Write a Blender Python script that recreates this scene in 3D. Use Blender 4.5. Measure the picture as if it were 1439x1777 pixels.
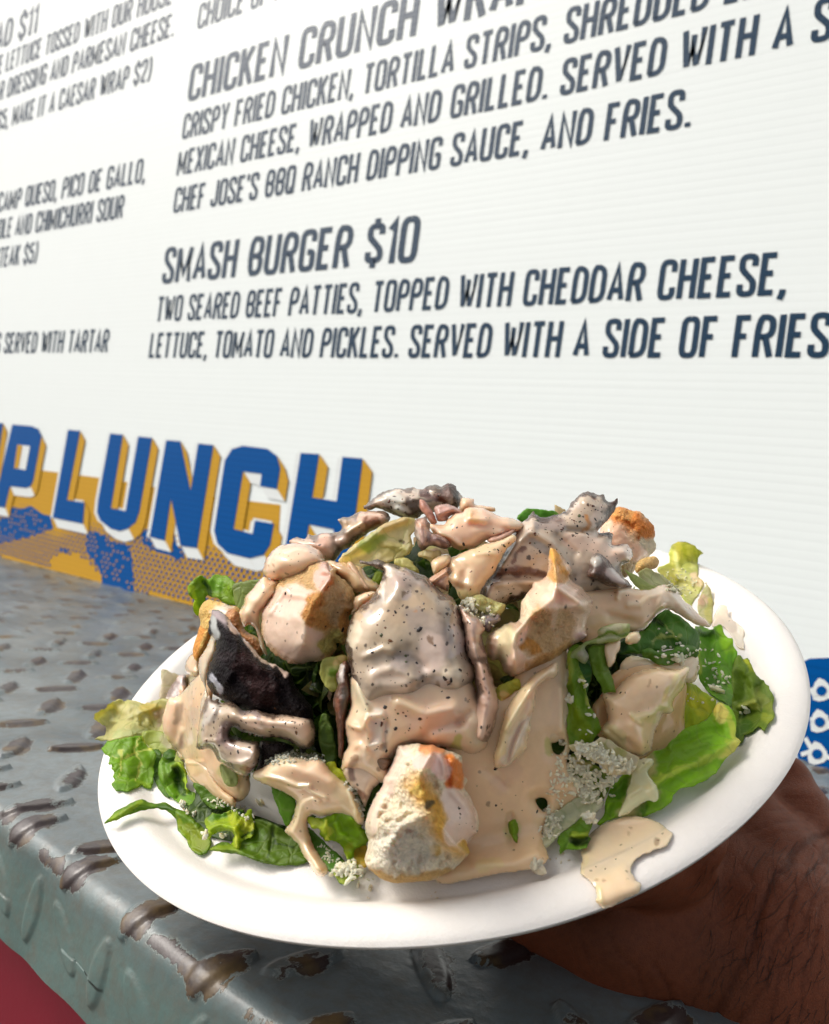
import bpy, bmesh, math, random
import numpy as np
from mathutils import Vector, Matrix
for o in list(bpy.data.objects): bpy.data.objects.remove(o)
S = bpy.context.scene; COL = S.collection
random.seed(7); RNG = np.random.default_rng(11)

# ------------------------------------------------------------------ camera, sky, sun, exposure
F, CX, CY = 1450.0, 719.5, 888.5                     # photograph's focal length and centre, in its pixels
XR = np.array([0.79459881, 0.10974894, -0.59713307])  # world axes seen from the camera (right, down, forward)
ZR = np.array([0.13330548, -0.99106355, -0.00476242])
YR = np.array([0.5923195, 0.0758169, 0.80212805])
M3 = np.array([XR, YR, ZR])
cam = bpy.data.cameras.new('camera'); cam_o = bpy.data.objects.new('camera', cam); COL.objects.link(cam_o)
cam.sensor_fit = 'HORIZONTAL'; cam.sensor_width = 36.0; cam.lens = 36.0 * F / 1439.0
R = Matrix([[XR[0], -XR[1], -XR[2]], [YR[0], -YR[1], -YR[2]], [ZR[0], -ZR[1], -ZR[2]]])
cam_o.matrix_world = R.to_4x4()
cam.clip_start = 0.01; cam.clip_end = 2000
cam.dof.use_dof = True; cam.dof.focus_distance = 0.238; cam.dof.aperture_fstop = 26.0
S.camera = cam_o
SUN = Vector((-0.70, -0.50, 0.78)).normalized()
W = bpy.data.worlds.new('World'); S.world = W; W.use_nodes = True
nt = W.node_tree; nt.nodes.clear()
sky = nt.nodes.new('ShaderNodeTexSky'); sky.sky_type = 'NISHITA'; sky.sun_disc = False
sky.sun_elevation = math.asin(SUN.z); sky.sun_rotation = math.atan2(SUN.x, SUN.y)
sky.air_density = 0.8; sky.dust_density = 5.0; sky.ozone_density = 0.4
bg = nt.nodes.new('ShaderNodeBackground'); bg.inputs['Strength'].default_value = 0.175
wo = nt.nodes.new('ShaderNodeOutputWorld')
hs = nt.nodes.new('ShaderNodeHueSaturation'); hs.inputs['Saturation'].default_value = 0.42   # thin bright cloud
nt.links.new(sky.outputs[0], hs.inputs['Color']); nt.links.new(hs.outputs[0], bg.inputs[0]); nt.links.new(bg.outputs[0], wo.inputs[0])
sl = bpy.data.lights.new('sun', 'SUN'); sl.energy = 1.85; sl.angle = math.radians(24); sl.color = (1.0, 0.955, 0.89)
so = bpy.data.objects.new('sun', sl); COL.objects.link(so); so.rotation_euler = SUN.to_track_quat('Z', 'Y').to_euler()
S.view_settings.view_transform = 'Standard'; S.view_settings.look = 'None'
S.view_settings.exposure = -0.02; S.view_settings.gamma = 1.0; S.view_settings.use_curve_mapping = False
S.render.engine = 'CYCLES'

# ------------------------------------------------------------------ geometry helpers
def ray(px, py):
    px = np.asarray(px, float); py = np.asarray(py, float)
    return np.stack([(px - CX) / F, (py - CY) / F, np.ones_like(px)], -1)
def wpt(px, py, d):                                   # world point on the pixel's ray at depth d
    return (ray(px, py) * np.asarray(d)[..., None]) @ M3.T
def project(P):
    c = np.asarray(P) @ M3
    return c[..., 0] / c[..., 2] * F + CX, c[..., 1] / c[..., 2] * F + CY, c[..., 2]
BY = 0.600
def on_board(px, py, eps=0.0):                        # where a pixel's ray meets the menu board
    r = ray(px, py) @ M3.T
    return r * ((BY - eps) / r[..., 1])[..., None]

def hsh(i, j, k, s):
    n = (i * 73856093) ^ (j * 19349663) ^ (k * 83492791) ^ (s * 2654435)
    n = (n ^ (n >> 13)) * 1274126177 & 0x7fffffff
    return ((n ^ (n >> 16)) & 0xffff) / 65535.0
def vnoise(P, s=0):
    P = np.asarray(P, float); i = np.floor(P).astype(np.int64); f = P - i; f = f * f * (3 - 2 * f)
    r = 0
    for a in (0, 1):
        for b in (0, 1):
            for c in (0, 1):
                w = (f[..., 0] if a else 1 - f[..., 0]) * (f[..., 1] if b else 1 - f[..., 1]) * (f[..., 2] if c else 1 - f[..., 2])
                r = r + w * hsh(i[..., 0] + a, i[..., 1] + b, i[..., 2] + c, s)
    return r * 2 - 1
def fbm(P, sc, octs=3, s=0):
    r = 0; a = 1.0; t = 0
    for o in range(octs):
        r = r + a * vnoise(P * sc, s + o); t += a; a *= 0.5; sc *= 2.03
    return r / t

def link(name, me, loc=None, parent=None, label=None, cat=None, group=None, kind=None):
    o = bpy.data.objects.new(name, me); COL.objects.link(o)
    if loc is not None: o.location = loc
    if parent is not None: o.parent = parent
    if label: o['label'] = label
    if cat: o['category'] = cat
    if group: o['group'] = group
    if kind: o['kind'] = kind
    return o
def wloc(o):
    l = Vector((0, 0, 0))
    while o is not None: l = l + o.location; o = o.parent
    return np.array(l)
def mesh_obj(name, V, Fc, mat, parent=None, smooth=True, col=None, wet=None, attrs=None, origin=None, **kw):
    V = np.asarray(V, float)
    c = V.mean(0) if origin is None else np.asarray(origin, float)
    me = bpy.data.meshes.new(name); me.from_pydata((V - c).tolist(), [], [list(map(int, q)) for q in Fc]); me.update()
    if smooth: me.polygons.foreach_set('use_smooth', [True] * len(me.polygons))
    me.materials.append(mat)
    if col is not None:
        a = me.attributes.new('Col', 'FLOAT_COLOR', 'POINT')
        cc = np.ones((len(V), 4)); cc[:, :3] = col; a.data.foreach_set('color', cc.ravel())
    if wet is not None:
        a = me.attributes.new('wet', 'FLOAT', 'POINT'); a.data.foreach_set('value', np.asarray(wet, float).ravel())
    for k, v in (attrs or {}).items():
        a = me.attributes.new(k, 'FLOAT', 'POINT'); a.data.foreach_set('value', np.asarray(v, float).ravel())
    return link(name, me, c - wloc(parent) if parent is not None else c, parent, **kw)

# ------------------------------------------------------------------ materials
class NT:
    def __init__(s, name):
        s.m = bpy.data.materials.new(name); s.m.use_nodes = True; s.t = s.m.node_tree; s.t.nodes.clear()
        s.out = s.n('ShaderNodeOutputMaterial'); s.p = s.n('ShaderNodeBsdfPrincipled'); s.l(s.p.outputs[0], s.out.inputs[0])
        s.tc = s.n('ShaderNodeTexCoord').outputs['Object']
    def n(s, typ, **kw):
        x = s.t.nodes.new(typ)
        for k, v in kw.items(): setattr(x, k, v)
        return x
    def l(s, a, b): s.t.links.new(a, b)
    def set(s, **kw):
        for k, v in kw.items():
            i = s.p.inputs[k.replace('_', ' ')]
            if hasattr(v, 'is_linked') or isinstance(v, bpy.types.NodeSocket): s.l(v, i)
            else: i.default_value = v
    def noise(s, scale, detail=3, rough=.5, vec=None, out='Fac'):
        x = s.n('ShaderNodeTexNoise'); x.inputs['Scale'].default_value = scale; x.inputs['Detail'].default_value = detail
        x.inputs['Roughness'].default_value = rough; s.l(vec or s.tc, x.inputs['Vector']); return x.outputs[out]
    def vor(s, scale, feature='F1', vec=None, out='Distance'):
        x = s.n('ShaderNodeTexVoronoi', feature=feature); x.inputs['Scale'].default_value = scale
        s.l(vec or s.tc, x.inputs['Vector']); return x.outputs[out]
    def ramp(s, fac, stops, interp='LINEAR'):
        x = s.n('ShaderNodeValToRGB'); x.color_ramp.interpolation = interp; e = x.color_ramp.elements
        while len(e) < len(stops): e.new(0.5)
        for i, (p, c) in enumerate(stops):
            e[i].position = p; e[i].color = (c, c, c, 1) if isinstance(c, (int, float)) else (*c, 1)
        s.l(fac, x.inputs[0]); return x.outputs[0]
    def mix(s, fac, a, b, blend='MIX'):
        x = s.n('ShaderNodeMix', data_type='RGBA', blend_type=blend)
        for sock, v in ((x.inputs[0], fac), (x.inputs[6], a), (x.inputs[7], b)):
            if isinstance(v, bpy.types.NodeSocket): s.l(v, sock)
            elif sock == x.inputs[0]: sock.default_value = v
            else: sock.default_value = (*v, 1) if len(v) == 3 else v
        return x.outputs[2]
    def math(s, op, a, b=0.0, clamp=False):
        x = s.n('ShaderNodeMath', operation=op, use_clamp=clamp)
        for sock, v in ((x.inputs[0], a), (x.inputs[1], b)):
            if isinstance(v, bpy.types.NodeSocket): s.l(v, sock)
            else: sock.default_value = v
        return x.outputs[0]
    def attr(s, name, out='Fac'):
        x = s.n('ShaderNodeAttribute'); x.attribute_name = name; return x.outputs[out]
    def bump(s, h, strength, dist, normal=None):
        x = s.n('ShaderNodeBump'); x.inputs['Distance'].default_value = dist
        if isinstance(strength, bpy.types.NodeSocket): s.l(strength, x.inputs['Strength'])
        else: x.inputs['Strength'].default_value = strength
        s.l(h, x.inputs['Height'])
        if normal is not None: s.l(normal, x.inputs['Normal'])
        return x.outputs[0]

def flat_mat(name, c, rough=.5, bumps=None, **kw):
    b = NT(name); b.set(Base_Color=(*c, 1), Roughness=rough, **kw)
    return b.m

def board_mat(name, c, rough=.38, groove=.045, spec=.30):                   # print on fluted plastic sheet: fine horizontal ribs
    b = NT(name)
    g = b.n('ShaderNodeNewGeometry').outputs['Position']
    sx = b.n('ShaderNodeSeparateXYZ'); b.l(g, sx.inputs[0])
    w = b.math('SINE', b.math('MULTIPLY', sx.outputs['Z'], 2 * math.pi / 0.0062))
    rib = b.math('POWER', b.math('ABSOLUTE', b.math('SINE', b.math('MULTIPLY', sx.outputs['Z'], math.pi / 0.0062))), 0.4)
    n = b.noise(35, 3, .55, g)
    m = b.n('ShaderNodeMapping'); m.inputs['Scale'].default_value = (3, 3, 160); b.l(g, m.inputs[0])
    n2 = b.noise(1.0, 2, .5, m.outputs[0])
    dirt = b.mix(b.math('MULTIPLY', n, .10), c, tuple(x * .8 for x in c))
    # colour darkens into the grooves between flutes
    col = b.mix(b.math('MULTIPLY', b.math('SUBTRACT', 1.0, rib), groove), dirt, tuple(x * .62 for x in c))
    b.set(Base_Color=col, Roughness=rough, IOR=1.5, Specular_IOR_Level=spec)
    b.set(Normal=b.bump(n2, .25, .0004, b.bump(rib, .14, .0005)))
    return b.m
M_board = board_mat('board_white', (.80, .845, .825))
M_ink = board_mat('ink_navy', (.003, .032, .072), .36, .3, .26)
M_blue = board_mat('ink_blue', (.0, .078, .29), .42, .55, .08)
M_gold = board_mat('ink_gold', (.55, .30, .03), .42, .25, .08)
M_bwhite = board_mat('ink_white', (.73, .76, .745))

def food_mat(name, rough_dry, rough_wet, bscale, bdist, speck=.5, sss=.15, vor=True, colvar=.25, dens=.80):
    b = NT(name)
    c = b.attr('Col', 'Color'); wet = b.attr('wet')
    big = b.noise(bscale * .35, 4, .6); fine = b.noise(bscale, 5, .65)
    dry = b.math('SUBTRACT', 1.0, wet)
    # dry crumb or meat varies strongly in tone, the dressing only a little
    amt = b.math('ADD', b.math('MULTIPLY', dry, colvar), .06)
    v = b.math('ADD', 1.0, b.math('MULTIPLY', b.math('SUBTRACT', b.math('ADD', big, fine), 1.0), b.math('MULTIPLY', amt, 2.6)))
    vc = b.n('ShaderNodeCombineXYZ'); [b.l(v, vc.inputs[i]) for i in range(3)]
    col = b.mix(1.0, c, vc.outputs[0], 'MULTIPLY')
    # pepper and char flecks suspended in the dressing
    wv = b.n('ShaderNodeVectorMath', operation='ADD'); b.l(b.tc, wv.inputs[0])
    ns = b.n('ShaderNodeVectorMath', operation='SCALE'); b.l(b.noise(700, 2, .5, None, 'Color'), ns.inputs[0]); ns.inputs['Scale'].default_value = .0012
    b.l(ns.outputs[0], wv.inputs[1])
    for sc, thr, seed_lo in ((170, .085, dens), (420, .14, dens - .02), (95, .06, dens + .03)):
        vx = b.n('ShaderNodeTexVoronoi'); vx.inputs['Scale'].default_value = sc; b.l(wv.outputs[0], vx.inputs['Vector'])
        sep = b.n('ShaderNodeSeparateColor'); b.l(vx.outputs['Color'], sep.inputs[0])
        pick = b.math('GREATER_THAN', sep.outputs[0], seed_lo)
        d = b.ramp(vx.outputs['Distance'], [(0, 1), (thr, .9), (thr * 1.5, 0)])
        f = b.math('MULTIPLY', b.math('MULTIPLY', pick, d), b.math('MULTIPLY', wet, speck))
        col = b.mix(f, col, (.035, .022, .018))
    rr = b.math('ADD', b.math('MULTIPLY', dry, rough_dry), b.math('MULTIPLY', wet, rough_wet))
    rr = b.math('ADD', rr, b.math('MULTIPLY', b.math('SUBTRACT', fine, .5), .16))
    b.set(Base_Color=col, Roughness=rr, IOR=1.42, Subsurface_Weight=sss, Subsurface_Scale=1.0)
    b.p.inputs['Subsurface Radius'].default_value = (.0055, .0030, .0018)
    b.set(Coat_Weight=b.math('MULTIPLY', wet, .5), Coat_Roughness=.04)
    h = fine
    if vor: h = b.math('ADD', fine, b.math('MULTIPLY', b.vor(bscale * .8), .9))
    n1 = b.bump(h, b.math('MULTIPLY', dry, .9), bdist)
    n2 = b.bump(b.noise(170, 2, .45), b.math('MULTIPLY', wet, .24), .0018, n1)
    b.set(Normal=n2)
    return b.m
M_sauce = food_mat('creamy_dressing', .3, .10, 300, .0003, .55, .45, dens=.84)
M_bread = food_mat('toasted_bread', .8, .13, 1300, .0009, .55, .3, True, .22)
M_steak = food_mat('seared_steak', .36, .11, 520, .0011, .9, .15, True, .55, dens=.52)
M_char = food_mat('black_char', .3, .12, 1300, .0012, .5, .0, True, .6)
M_char.node_tree.nodes['Principled BSDF'].inputs['Specular IOR Level'].default_value = .08
M_crumb = food_mat('grated_cheese', .6, .3, 1500, .0004, 0, .4, False, .08)

def leaf_mat():
    b = NT('lettuce_leaf')
    c = b.attr('Col', 'Color'); e = b.attr('wet')
    wn = b.n('ShaderNodeVectorMath', operation='ADD'); b.l(b.tc, wn.inputs[0])
    ns = b.n('ShaderNodeVectorMath', operation='SCALE'); b.l(b.noise(160, 2, .5, None, 'Color'), ns.inputs[0]); ns.inputs['Scale'].default_value = .004
    b.l(ns.outputs[0], wn.inputs[1])
    v1 = b.vor(150, 'DISTANCE_TO_EDGE', wn.outputs[0]); v2 = b.vor(420, 'DISTANCE_TO_EDGE', wn.outputs[0])
    l1 = b.ramp(v1, [(0, 1), (.035, .6), (.07, 0)]); l2 = b.ramp(v2, [(0, .5), (.09, 0)])
    vein = b.math('MAXIMUM', l1, b.math('MULTIPLY', l2, .45))
    n = b.noise(260, 4, .6); n2 = b.noise(70, 3, .5)
    vv = b.math('ADD', .62, b.math('MULTIPLY', b.math('ADD', n, n2), .40))
    vc = b.n('ShaderNodeCombineXYZ'); [b.l(vv, vc.inputs[i]) for i in range(3)]
    col = b.mix(1.0, c, vc.outputs[0], 'MULTIPLY')
    lite = b.mix(.5, c, (.36, .48, .12))
    col = b.mix(b.math('MULTIPLY', vein, .55), col, lite)
    b.set(Base_Color=col, Roughness=b.math('ADD', .34, b.math('MULTIPLY', n, .22)), IOR=1.42, Subsurface_Weight=0.0)
    h = b.math('SUBTRACT', b.math('MULTIPLY', n, .5), b.math('MULTIPLY', vein, .6))
    nn = b.bump(b.noise(110, 3, .5), .35, .0016, b.bump(h, .45, .0006))
    b.set(Normal=nn)
    tr = b.n('ShaderNodeBsdfTranslucent'); b.l(b.mix(1.0, col, (1.2, 1.15, .75), 'MULTIPLY'), tr.inputs[0]); b.l(nn, tr.inputs['Normal'])
    ms = b.n('ShaderNodeMixShader'); ms.inputs[0].default_value = .48
    b.l(b.p.outputs[0], ms.inputs[1]); b.l(tr.outputs[0], ms.inputs[2]); b.l(ms.outputs[0], b.out.inputs[0])
    return b.m
M_leaf = leaf_mat()
from mathutils.geometry import tessellate_polygon

# ------------------------------------------------------------------ menu board on the back wall
def zt(px, py): return on_board(px, py)
def counter_z(x): return -0.1283 + 0.0162 * x        # the counter leans very slightly along the truck
board = link('menu_board', None, (0, BY, counter_z(0)), label='large white fluted plastic menu board lettered with wraps and burgers, standing behind the counter', cat='menu board')
BX0, BX1, BZ1 = -2.3, 1.5, 0.95
V = [(BX0, BY, counter_z(BX0) + .001), (BX1, BY, counter_z(BX1) + .001), (BX1, BY, BZ1), (BX0, BY, BZ1)]
V += [(x, BY + .006, z) for x, y, z in V]
mesh_obj('panel', V, [(0, 1, 2, 3), (7, 6, 5, 4), (0, 4, 5, 1), (1, 5, 6, 2), (2, 6, 7, 3), (3, 7, 4, 0)], M_board, board, smooth=False)

def flat_polys(name, polys, mat, eps, parent=board, **kw):  # polygons (x, z) printed on the board, eps metres proud
    V, Fc = [], []
    for k_, pl in enumerate(polys):
        o = len(V); y = BY - eps - (k_ % 4) * 3e-5
        V += [(x, y, z) for x, z in pl]
        tris = [(0, 1, 2), (0, 2, 3)] if len(pl) == 4 else tessellate_polygon([[Vector((x * 10, z * 10, 0)) for x, z in pl]])
        for t in tris:
            a, b_, c = (pl[i] for i in t)
            cr = (b_[0] - a[0]) * (c[1] - a[1]) - (b_[1] - a[1]) * (c[0] - a[0])
            if abs(cr) > 1e-12: Fc.append([o + i for i in (t if cr > 0 else t[::-1])])
    return mesh_obj(name, V, Fc, mat, parent, smooth=False, **kw)

# condensed grotesque drawn as strokes; each glyph: width and centre lines in a unit box, r = rounded corner run
A_ = .12
def rnd(*p): return ('r', p)
G = {
 'A': (1.05, [[(0, 0), (.5, 1), (1, 0)], [(.16, .28), (.84, .28)]]),
 'B': (1, [rnd((0, .5), (.7, .5), (1, .6), (1, .9), (.75, 1), (0, 1), (0, 0), (.75, 0), (1, .12), (1, .4), (.72, .5))]),
 'C': (.95, [rnd((1, .72), (1, .98), (.5, 1.02), (0, .98), (0, .5), (0, .02), (.5, -.02), (1, .02), (1, .28))]),
 'D': (1, [rnd((0, 0), (0, 1), (.65, 1), (1, .85), (1, .5), (1, .15), (.65, 0), (-.07, 0))]),
 'E': (.82, [[(1, 1), (0, 1), (0, 0), (1, 0)], [(0, .52), (.82, .52)]]),
 'F': (.82, [[(1, 1), (0, 1), (0, -.06)], [(0, .5), (.8, .5)]]),
 'G': (.98, [rnd((1, .74), (1, .98), (.5, 1.02), (0, .98), (0, .5), (0, .02), (.5, -.02), (1, .02), (1, .25), (1, .45), (.5, .45))]),
 'H': (1, [[(0, -.06), (0, 1.06)], [(1, -.06), (1, 1.06)], [(0, .52), (1, .52)]]),
 'I': (.0, [[(0, -.06), (0, 1.06)]]),
 'J': (.8, [rnd((1, 1.06), (1, .5), (1, .02), (.5, -.02), (0, .02), (0, .25))]),
 'K': (1, [[(0, -.06), (0, 1.06)], [(0, .38), (.95, 1.06)], [(.33, .6), (1, -.06)]]),
 'L': (.8, [[(0, 1.06), (0, 0), (1, 0)]]),
 'M': (1.35, [[(0, -.06), (0, 1), (.5, .2), (1, 1), (1, -.06)]]),
 'N': (1.05, [[(0, -.06), (0, 1), (1, 0), (1, 1.06)]]),
 'O': (.98, [rnd((.5, 1.02), (0, .98), (0, .5), (0, .02), (.5, -.02), (1, .02), (1, .5), (1, .98), (.5, 1.02))]),
 'P': (.98, [rnd((0, -.06), (0, 1), (.72, 1), (1, .88), (1, .58), (.72, .46), (0, .46))]),
 'Q': (.98, [rnd((.5, 1.02), (0, .98), (0, .5), (0, .02), (.5, -.02), (1, .02), (1, .5), (1, .98), (.5, 1.02)), [(.62, .2), (1.1, -.06)]]),
 'R': (1, [rnd((0, -.06), (0, 1), (.72, 1), (1, .88), (1, .6), (.72, .48), (0, .48)), [(.55, .48), (1, -.06)]]),
 'S': (.95, [rnd((.98, .74), (.98, .98), (.5, 1.02), (0, .98), (0, .68), (.3, .56), (.7, .42), (1, .3), (1, .02), (.5, -.02), (.0, .02), (0, .26))]),
 'T': (.95, [[(-.04, 1), (1.04, 1)], [(.5, 1), (.5, -.06)]]),
 'U': (.98, [rnd((0, 1.06), (0, .5), (0, .02), (.5, -.02), (1, .02), (1, .5), (1, 1.06))]),
 'V': (1.05, [[(0, 1.06), (.5, 0), (1, 1.06)]]),
 'W': (1.5, [[(0, 1.06), (.25, 0), (.5, .9), (.75, 0), (1, 1.06)]]),
 'X': (1.05, [[(0, -.06), (1, 1.06)], [(0, 1.06), (1, -.06)]]),
 'Y': (1.05, [[(0, 1.06), (.5, .45), (1, 1.06)], [(.5, .5), (.5, -.06)]]),
 '0': (.98, [rnd((.5, 1.02), (0, .98), (0, .5), (0, .02), (.5, -.02), (1, .02), (1, .5), (1, .98), (.5, 1.02))]),
 '1': (.35, [[(1, -.06), (1, 1.0), (0, .8)]]),
 '2': (.95, [rnd((0, .75), (0, .98), (.5, 1.02), (1, .98), (1, .65), (.5, .35), (0, 0), (1.02, 0))]),
 '5': (.95, [rnd((.95, 1), (0, 1), (0, .55), (.5, .62), (1, .55), (1, .02), (.5, -.02), (0, .02), (0, .24))]),
 '$': (.95, [rnd((.98, .72), (.98, .92), (.5, .95), (0, .92), (0, .66), (.3, .56), (.7, .42), (1, .3), (1, .08), (.5, .05), (.0, .08), (0, .28)), [(.5, 1.14), (.5, .9)], [(.5, .1), (.5, -.14)]]),
 '.': (.1, [[(.5, -.06), (.5, .07)]]),
 ',': (.1, [[(.7, .07), (.5, -.03), (-.9, -.2)]]),
 "'": (.1, [[(.5, 1.06), (.5, .78)]]),
 ')': (.4, [rnd((0, 1.1), (.7, .9), (1, .5), (.7, .1), (0, -.1))]),
 '(': (.4, [rnd((1, 1.1), (.3, .9), (0, .5), (.3, .1), (1, -.1))]),
}
def chaikin(p, n=2):
    p = [tuple(q) for q in p]
    for _ in range(n):
        q = [p[0]]
        for a, b in zip(p, p[1:]):
            q += [(a[0] * .75 + b[0] * .25, a[1] * .75 + b[1] * .25), (a[0] * .25 + b[0] * .75, a[1] * .25 + b[1] * .75)]
        p = q + [p[-1]]
    return p
def stroke_quads(p, hw):                              # constant-width ribbon with mitred joints
    n = len(p); L = []; R_ = []
    for i in range(n):
        a = np.array(p[max(i - 1, 0)]); b = np.array(p[i]); c = np.array(p[min(i + 1, n - 1)])
        d1 = b - a if i > 0 else c - b; d2 = c - b if i < n - 1 else b - a
        d1 = d1 / (np.linalg.norm(d1) + 1e-9); d2 = d2 / (np.linalg.norm(d2) + 1e-9)
        n1 = np.array([-d1[1], d1[0]]); n2 = np.array([-d2[1], d2[0]]); m = n1 + n2; k = np.linalg.norm(m)
        m = n1 if k < .35 else m / k; s = hw / max(.5, m @ n1)
        L.append(b + m * s); R_.append(b - m * s)
    return [[tuple(L[i]), tuple(L[i + 1]), tuple(R_[i + 1]), tuple(R_[i])] for i in range(n - 1)]
def text_polys(txt, cap, track=.26, wb=.305, sw=.138):
    """strokes of a line; returns polygons, advance position of each letter, total width (metres, cap height = cap)"""
    x = 0; out = []; pos = []
    for ch in txt:
        pos.append(x)
        if ch == ' ': x += cap * .30; continue
        w, st = G[ch]; w = w * wb * cap; hw = sw * cap / 2
        for s in st:
            p = chaikin(s[1], 2) if isinstance(s, tuple) and s[0] == 'r' else s
            q = [(x + hw + a * w, hw + b * (cap - 2 * hw)) for a, b in p]
            out += stroke_quads(q, hw)
        x += w + 2 * hw + track * sw * cap * 1.6
    pos.append(x)
    return out, pos, x
def menu_line(txt, z, cap, xa, ia, xb, ib, ):        # letter ia starts at board x = xa, letter ib (or the end) at xb
    polys, pos, _ = text_polys(txt, cap)
    k = (xb - xa) / (pos[ib] - pos[ia]); x0 = xa - pos[ia] * k
    polys = [[(x0 + a * k, z + b) for a, b in pl] for pl in polys]
    polys = [pl for pl in polys if min(a for a, b in pl) > BX0]
    flat_polys('menu_lettering', polys, M_ink, .0004)
bx = lambda px, py: float(on_board(px, py)[0]); bz = lambda px, py: float(on_board(px, py)[2])
BH, HH = .0305, .0435
z1, z2, z3, z4, z5, z6, z7 = .4425, .3975, .354, .309, .2245, .179, .1355
t = 'CHOICE OF RANCH DIPPING SAUCE.'; menu_line(t, bz(340, 52), BH, -.862, 0, -.862 + .0137 * len(t), len(t))
t = 'CHICKEN CRUNCH WRAP'; menu_line(t, z1, HH, -.862, 0, bx(750, 52), 15)
t = 'CRISPY FRIED CHICKEN, TORTILLA STRIPS, SHREDDED LETTUCE,'; menu_line(t, z2, BH, -.863, 0, bx(1256, 6), t.index('LETTUCE'))
t = 'MEXICAN CHEESE, WRAPPED AND GRILLED. SERVED WITH A SIDE OF'; menu_line(t, z3, BH, -.864, 0, bx(1338, 91), t.index('A SIDE'))
t = "CHEF JOSE'S BBQ RANCH DIPPING SAUCE, AND FRIES."; menu_line(t, z4, BH, -.861, 0, bx(1202, 225), len(t))
t = 'SMASH BURGER $10'; menu_line(t, z5, HH, -.865, 0, bx(726, 456), len(t))
t = 'TWO SEARED BEEF PATTIES, TOPPED WITH CHEDDAR CHEESE,'; menu_line(t, z6, BH, -.867, 0, bx(1368, 517), len(t))
t = 'LETTUCE, TOMATO AND PICKLES. SERVED WITH A SIDE OF FRIES.'; menu_line(t, z7, BH, -.871, 0, bx(1269, 620), t.index('FRIES'))
def right_line(t, px, py, cap, adv):                  # the left column, known by where its lines end
    x = bx(px, py); menu_line(t, bz(px, py), cap, x - adv * len(t), 0, x, len(t))
right_line('CAESAR SALAD $11', 65, 56, HH, .0235)
right_line('ROMAINE LETTUCE TOSSED WITH OUR HOUSE', 300, 6, BH, .0141)
right_line('CAESAR DRESSING AND PARMESAN CHEESE.', 303, 62, BH, .0141)
right_line('ADD STEAK $5, MAKE IT A CAESAR WRAP $2)', 263, 139, BH, .0136)
right_line('CHOICE OF BEANS, CAMP QUESO, PICO DE GALLO,', 253, 315, BH, .0141)
right_line('GUACAMOLE AND CHIMICHURRI SOUR', 214, 378, BH, .0139)
right_line('(ADD STEAK $5)', 65, 456, BH, .0137)
right_line('FRIES SERVED WITH TARTAR', 188, 612, BH, .0141)

# big block letters along the foot of the board
ZA = lambda x, y: (x / 3.997, 720 + y / 3.997)
ZB = lambda x, y: (x / 2.0557, 700 + y / 2.0557)
def bp(fr, pts):
    r = []
    for a, b in pts:
        q = on_board(*fr(a, b)); r.append((float(q[0]), float(q[2])))
    return r
def cround(p): return p
letters = [
 [(-40, 70), (15, 72), (8, 120), (-30, 380), (-60, 375)],
 [(48, 76), (118, 82), (140, 92), (152, 118), (122, 278), (112, 296), (96, 302), (40, 296), (22, 372), (-20, 366)],
 [(247, 95), (290, 99), (243, 345), (306, 354), (300, 430), (192, 408)],
 [(397, 108), (443, 113), (400, 374), (452, 384), (497, 119), (547, 124), (502, 385), (488, 425), (462, 446), (430, 456), (398, 446), (362, 418), (350, 390), (354, 345)],
 [(597, 132), (648, 136), (684, 312), (711, 144), (766, 150), (707, 516), (648, 508), (614, 340), (592, 490), (538, 476)],
 [(832, 164), (870, 152), (958, 163), (992, 188), (1004, 232), (992, 306), (932, 295), (938, 252), (872, 243), (838, 448), (905, 466), (914, 418), (982, 430), (968, 505), (945, 540), (893, 553), (815, 534), (780, 500), (768, 455), (806, 205)],
 [(1077, 178), (1143, 182), (1118, 336), (1205, 350), (1226, 192), (1298, 198), (1243, 630), (1172, 612), (1195, 450), (1107, 432), (1083, 594), (1012, 577)],
]
LP = [bp(ZB, l) for l in letters]
hole = bp(ZB, [(68, 148), (112, 153), (96, 238), (56, 232)])
sc = .0009
side_g, side_w, face, outl = [], [], [], []
def area(p): return sum(a[0] * b[1] - b[0] * a[1] for a, b in zip(p, p[1:] + p[:1])) / 2
def extrude_edges(p, ex, ez):
    if area(p) < 0: p = p[::-1]
    for a, b in zip(p, p[1:] + p[:1]):
        nx, nz = b[1] - a[1], a[0] - b[0]                # outward normal
        q = [a, b, (b[0] + ex, b[1] + ez), (a[0] + ex, a[1] + ez)]
        l = math.hypot(nx, nz)
        if nx * ex + nz * ez > 0:
            (side_g if nx / l > .55 else side_w).append(q)
for p in LP:
    outl.append([(x - .007, z - .001) for x, z in p]); outl.append([(x - .004, z + .0022) for x, z in p])
    e = .0135
    extrude_edges(p, e, -.0115)
for k in range(7):
    face.append(LP[k])
# P's counter: shown as board white with a gold left side
for i, q in enumerate(outl): flat_polys('letter_outline', [q], M_bwhite, .0007 + (i % 2) * .0001)
for i, q in enumerate(side_w): flat_polys('letter_side', [q], M_bwhite, .0010 + (i % 3) * .00006)
for i, q in enumerate(side_g): flat_polys('letter_side', [q], M_gold, .0013 + (i % 3) * .00006)
flat_polys('block_letter', face[:1], M_blue, .0017)
for p in face[1:]: flat_polys('block_letter', [p], M_blue, .0017)
flat_polys('letter_counter', [hole], M_bwhite, .0020)
flat_polys('letter_counter_side', [bp(ZB, [(68, 148), (86, 152), (72, 232), (56, 232)])], M_gold, .0023)
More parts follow.
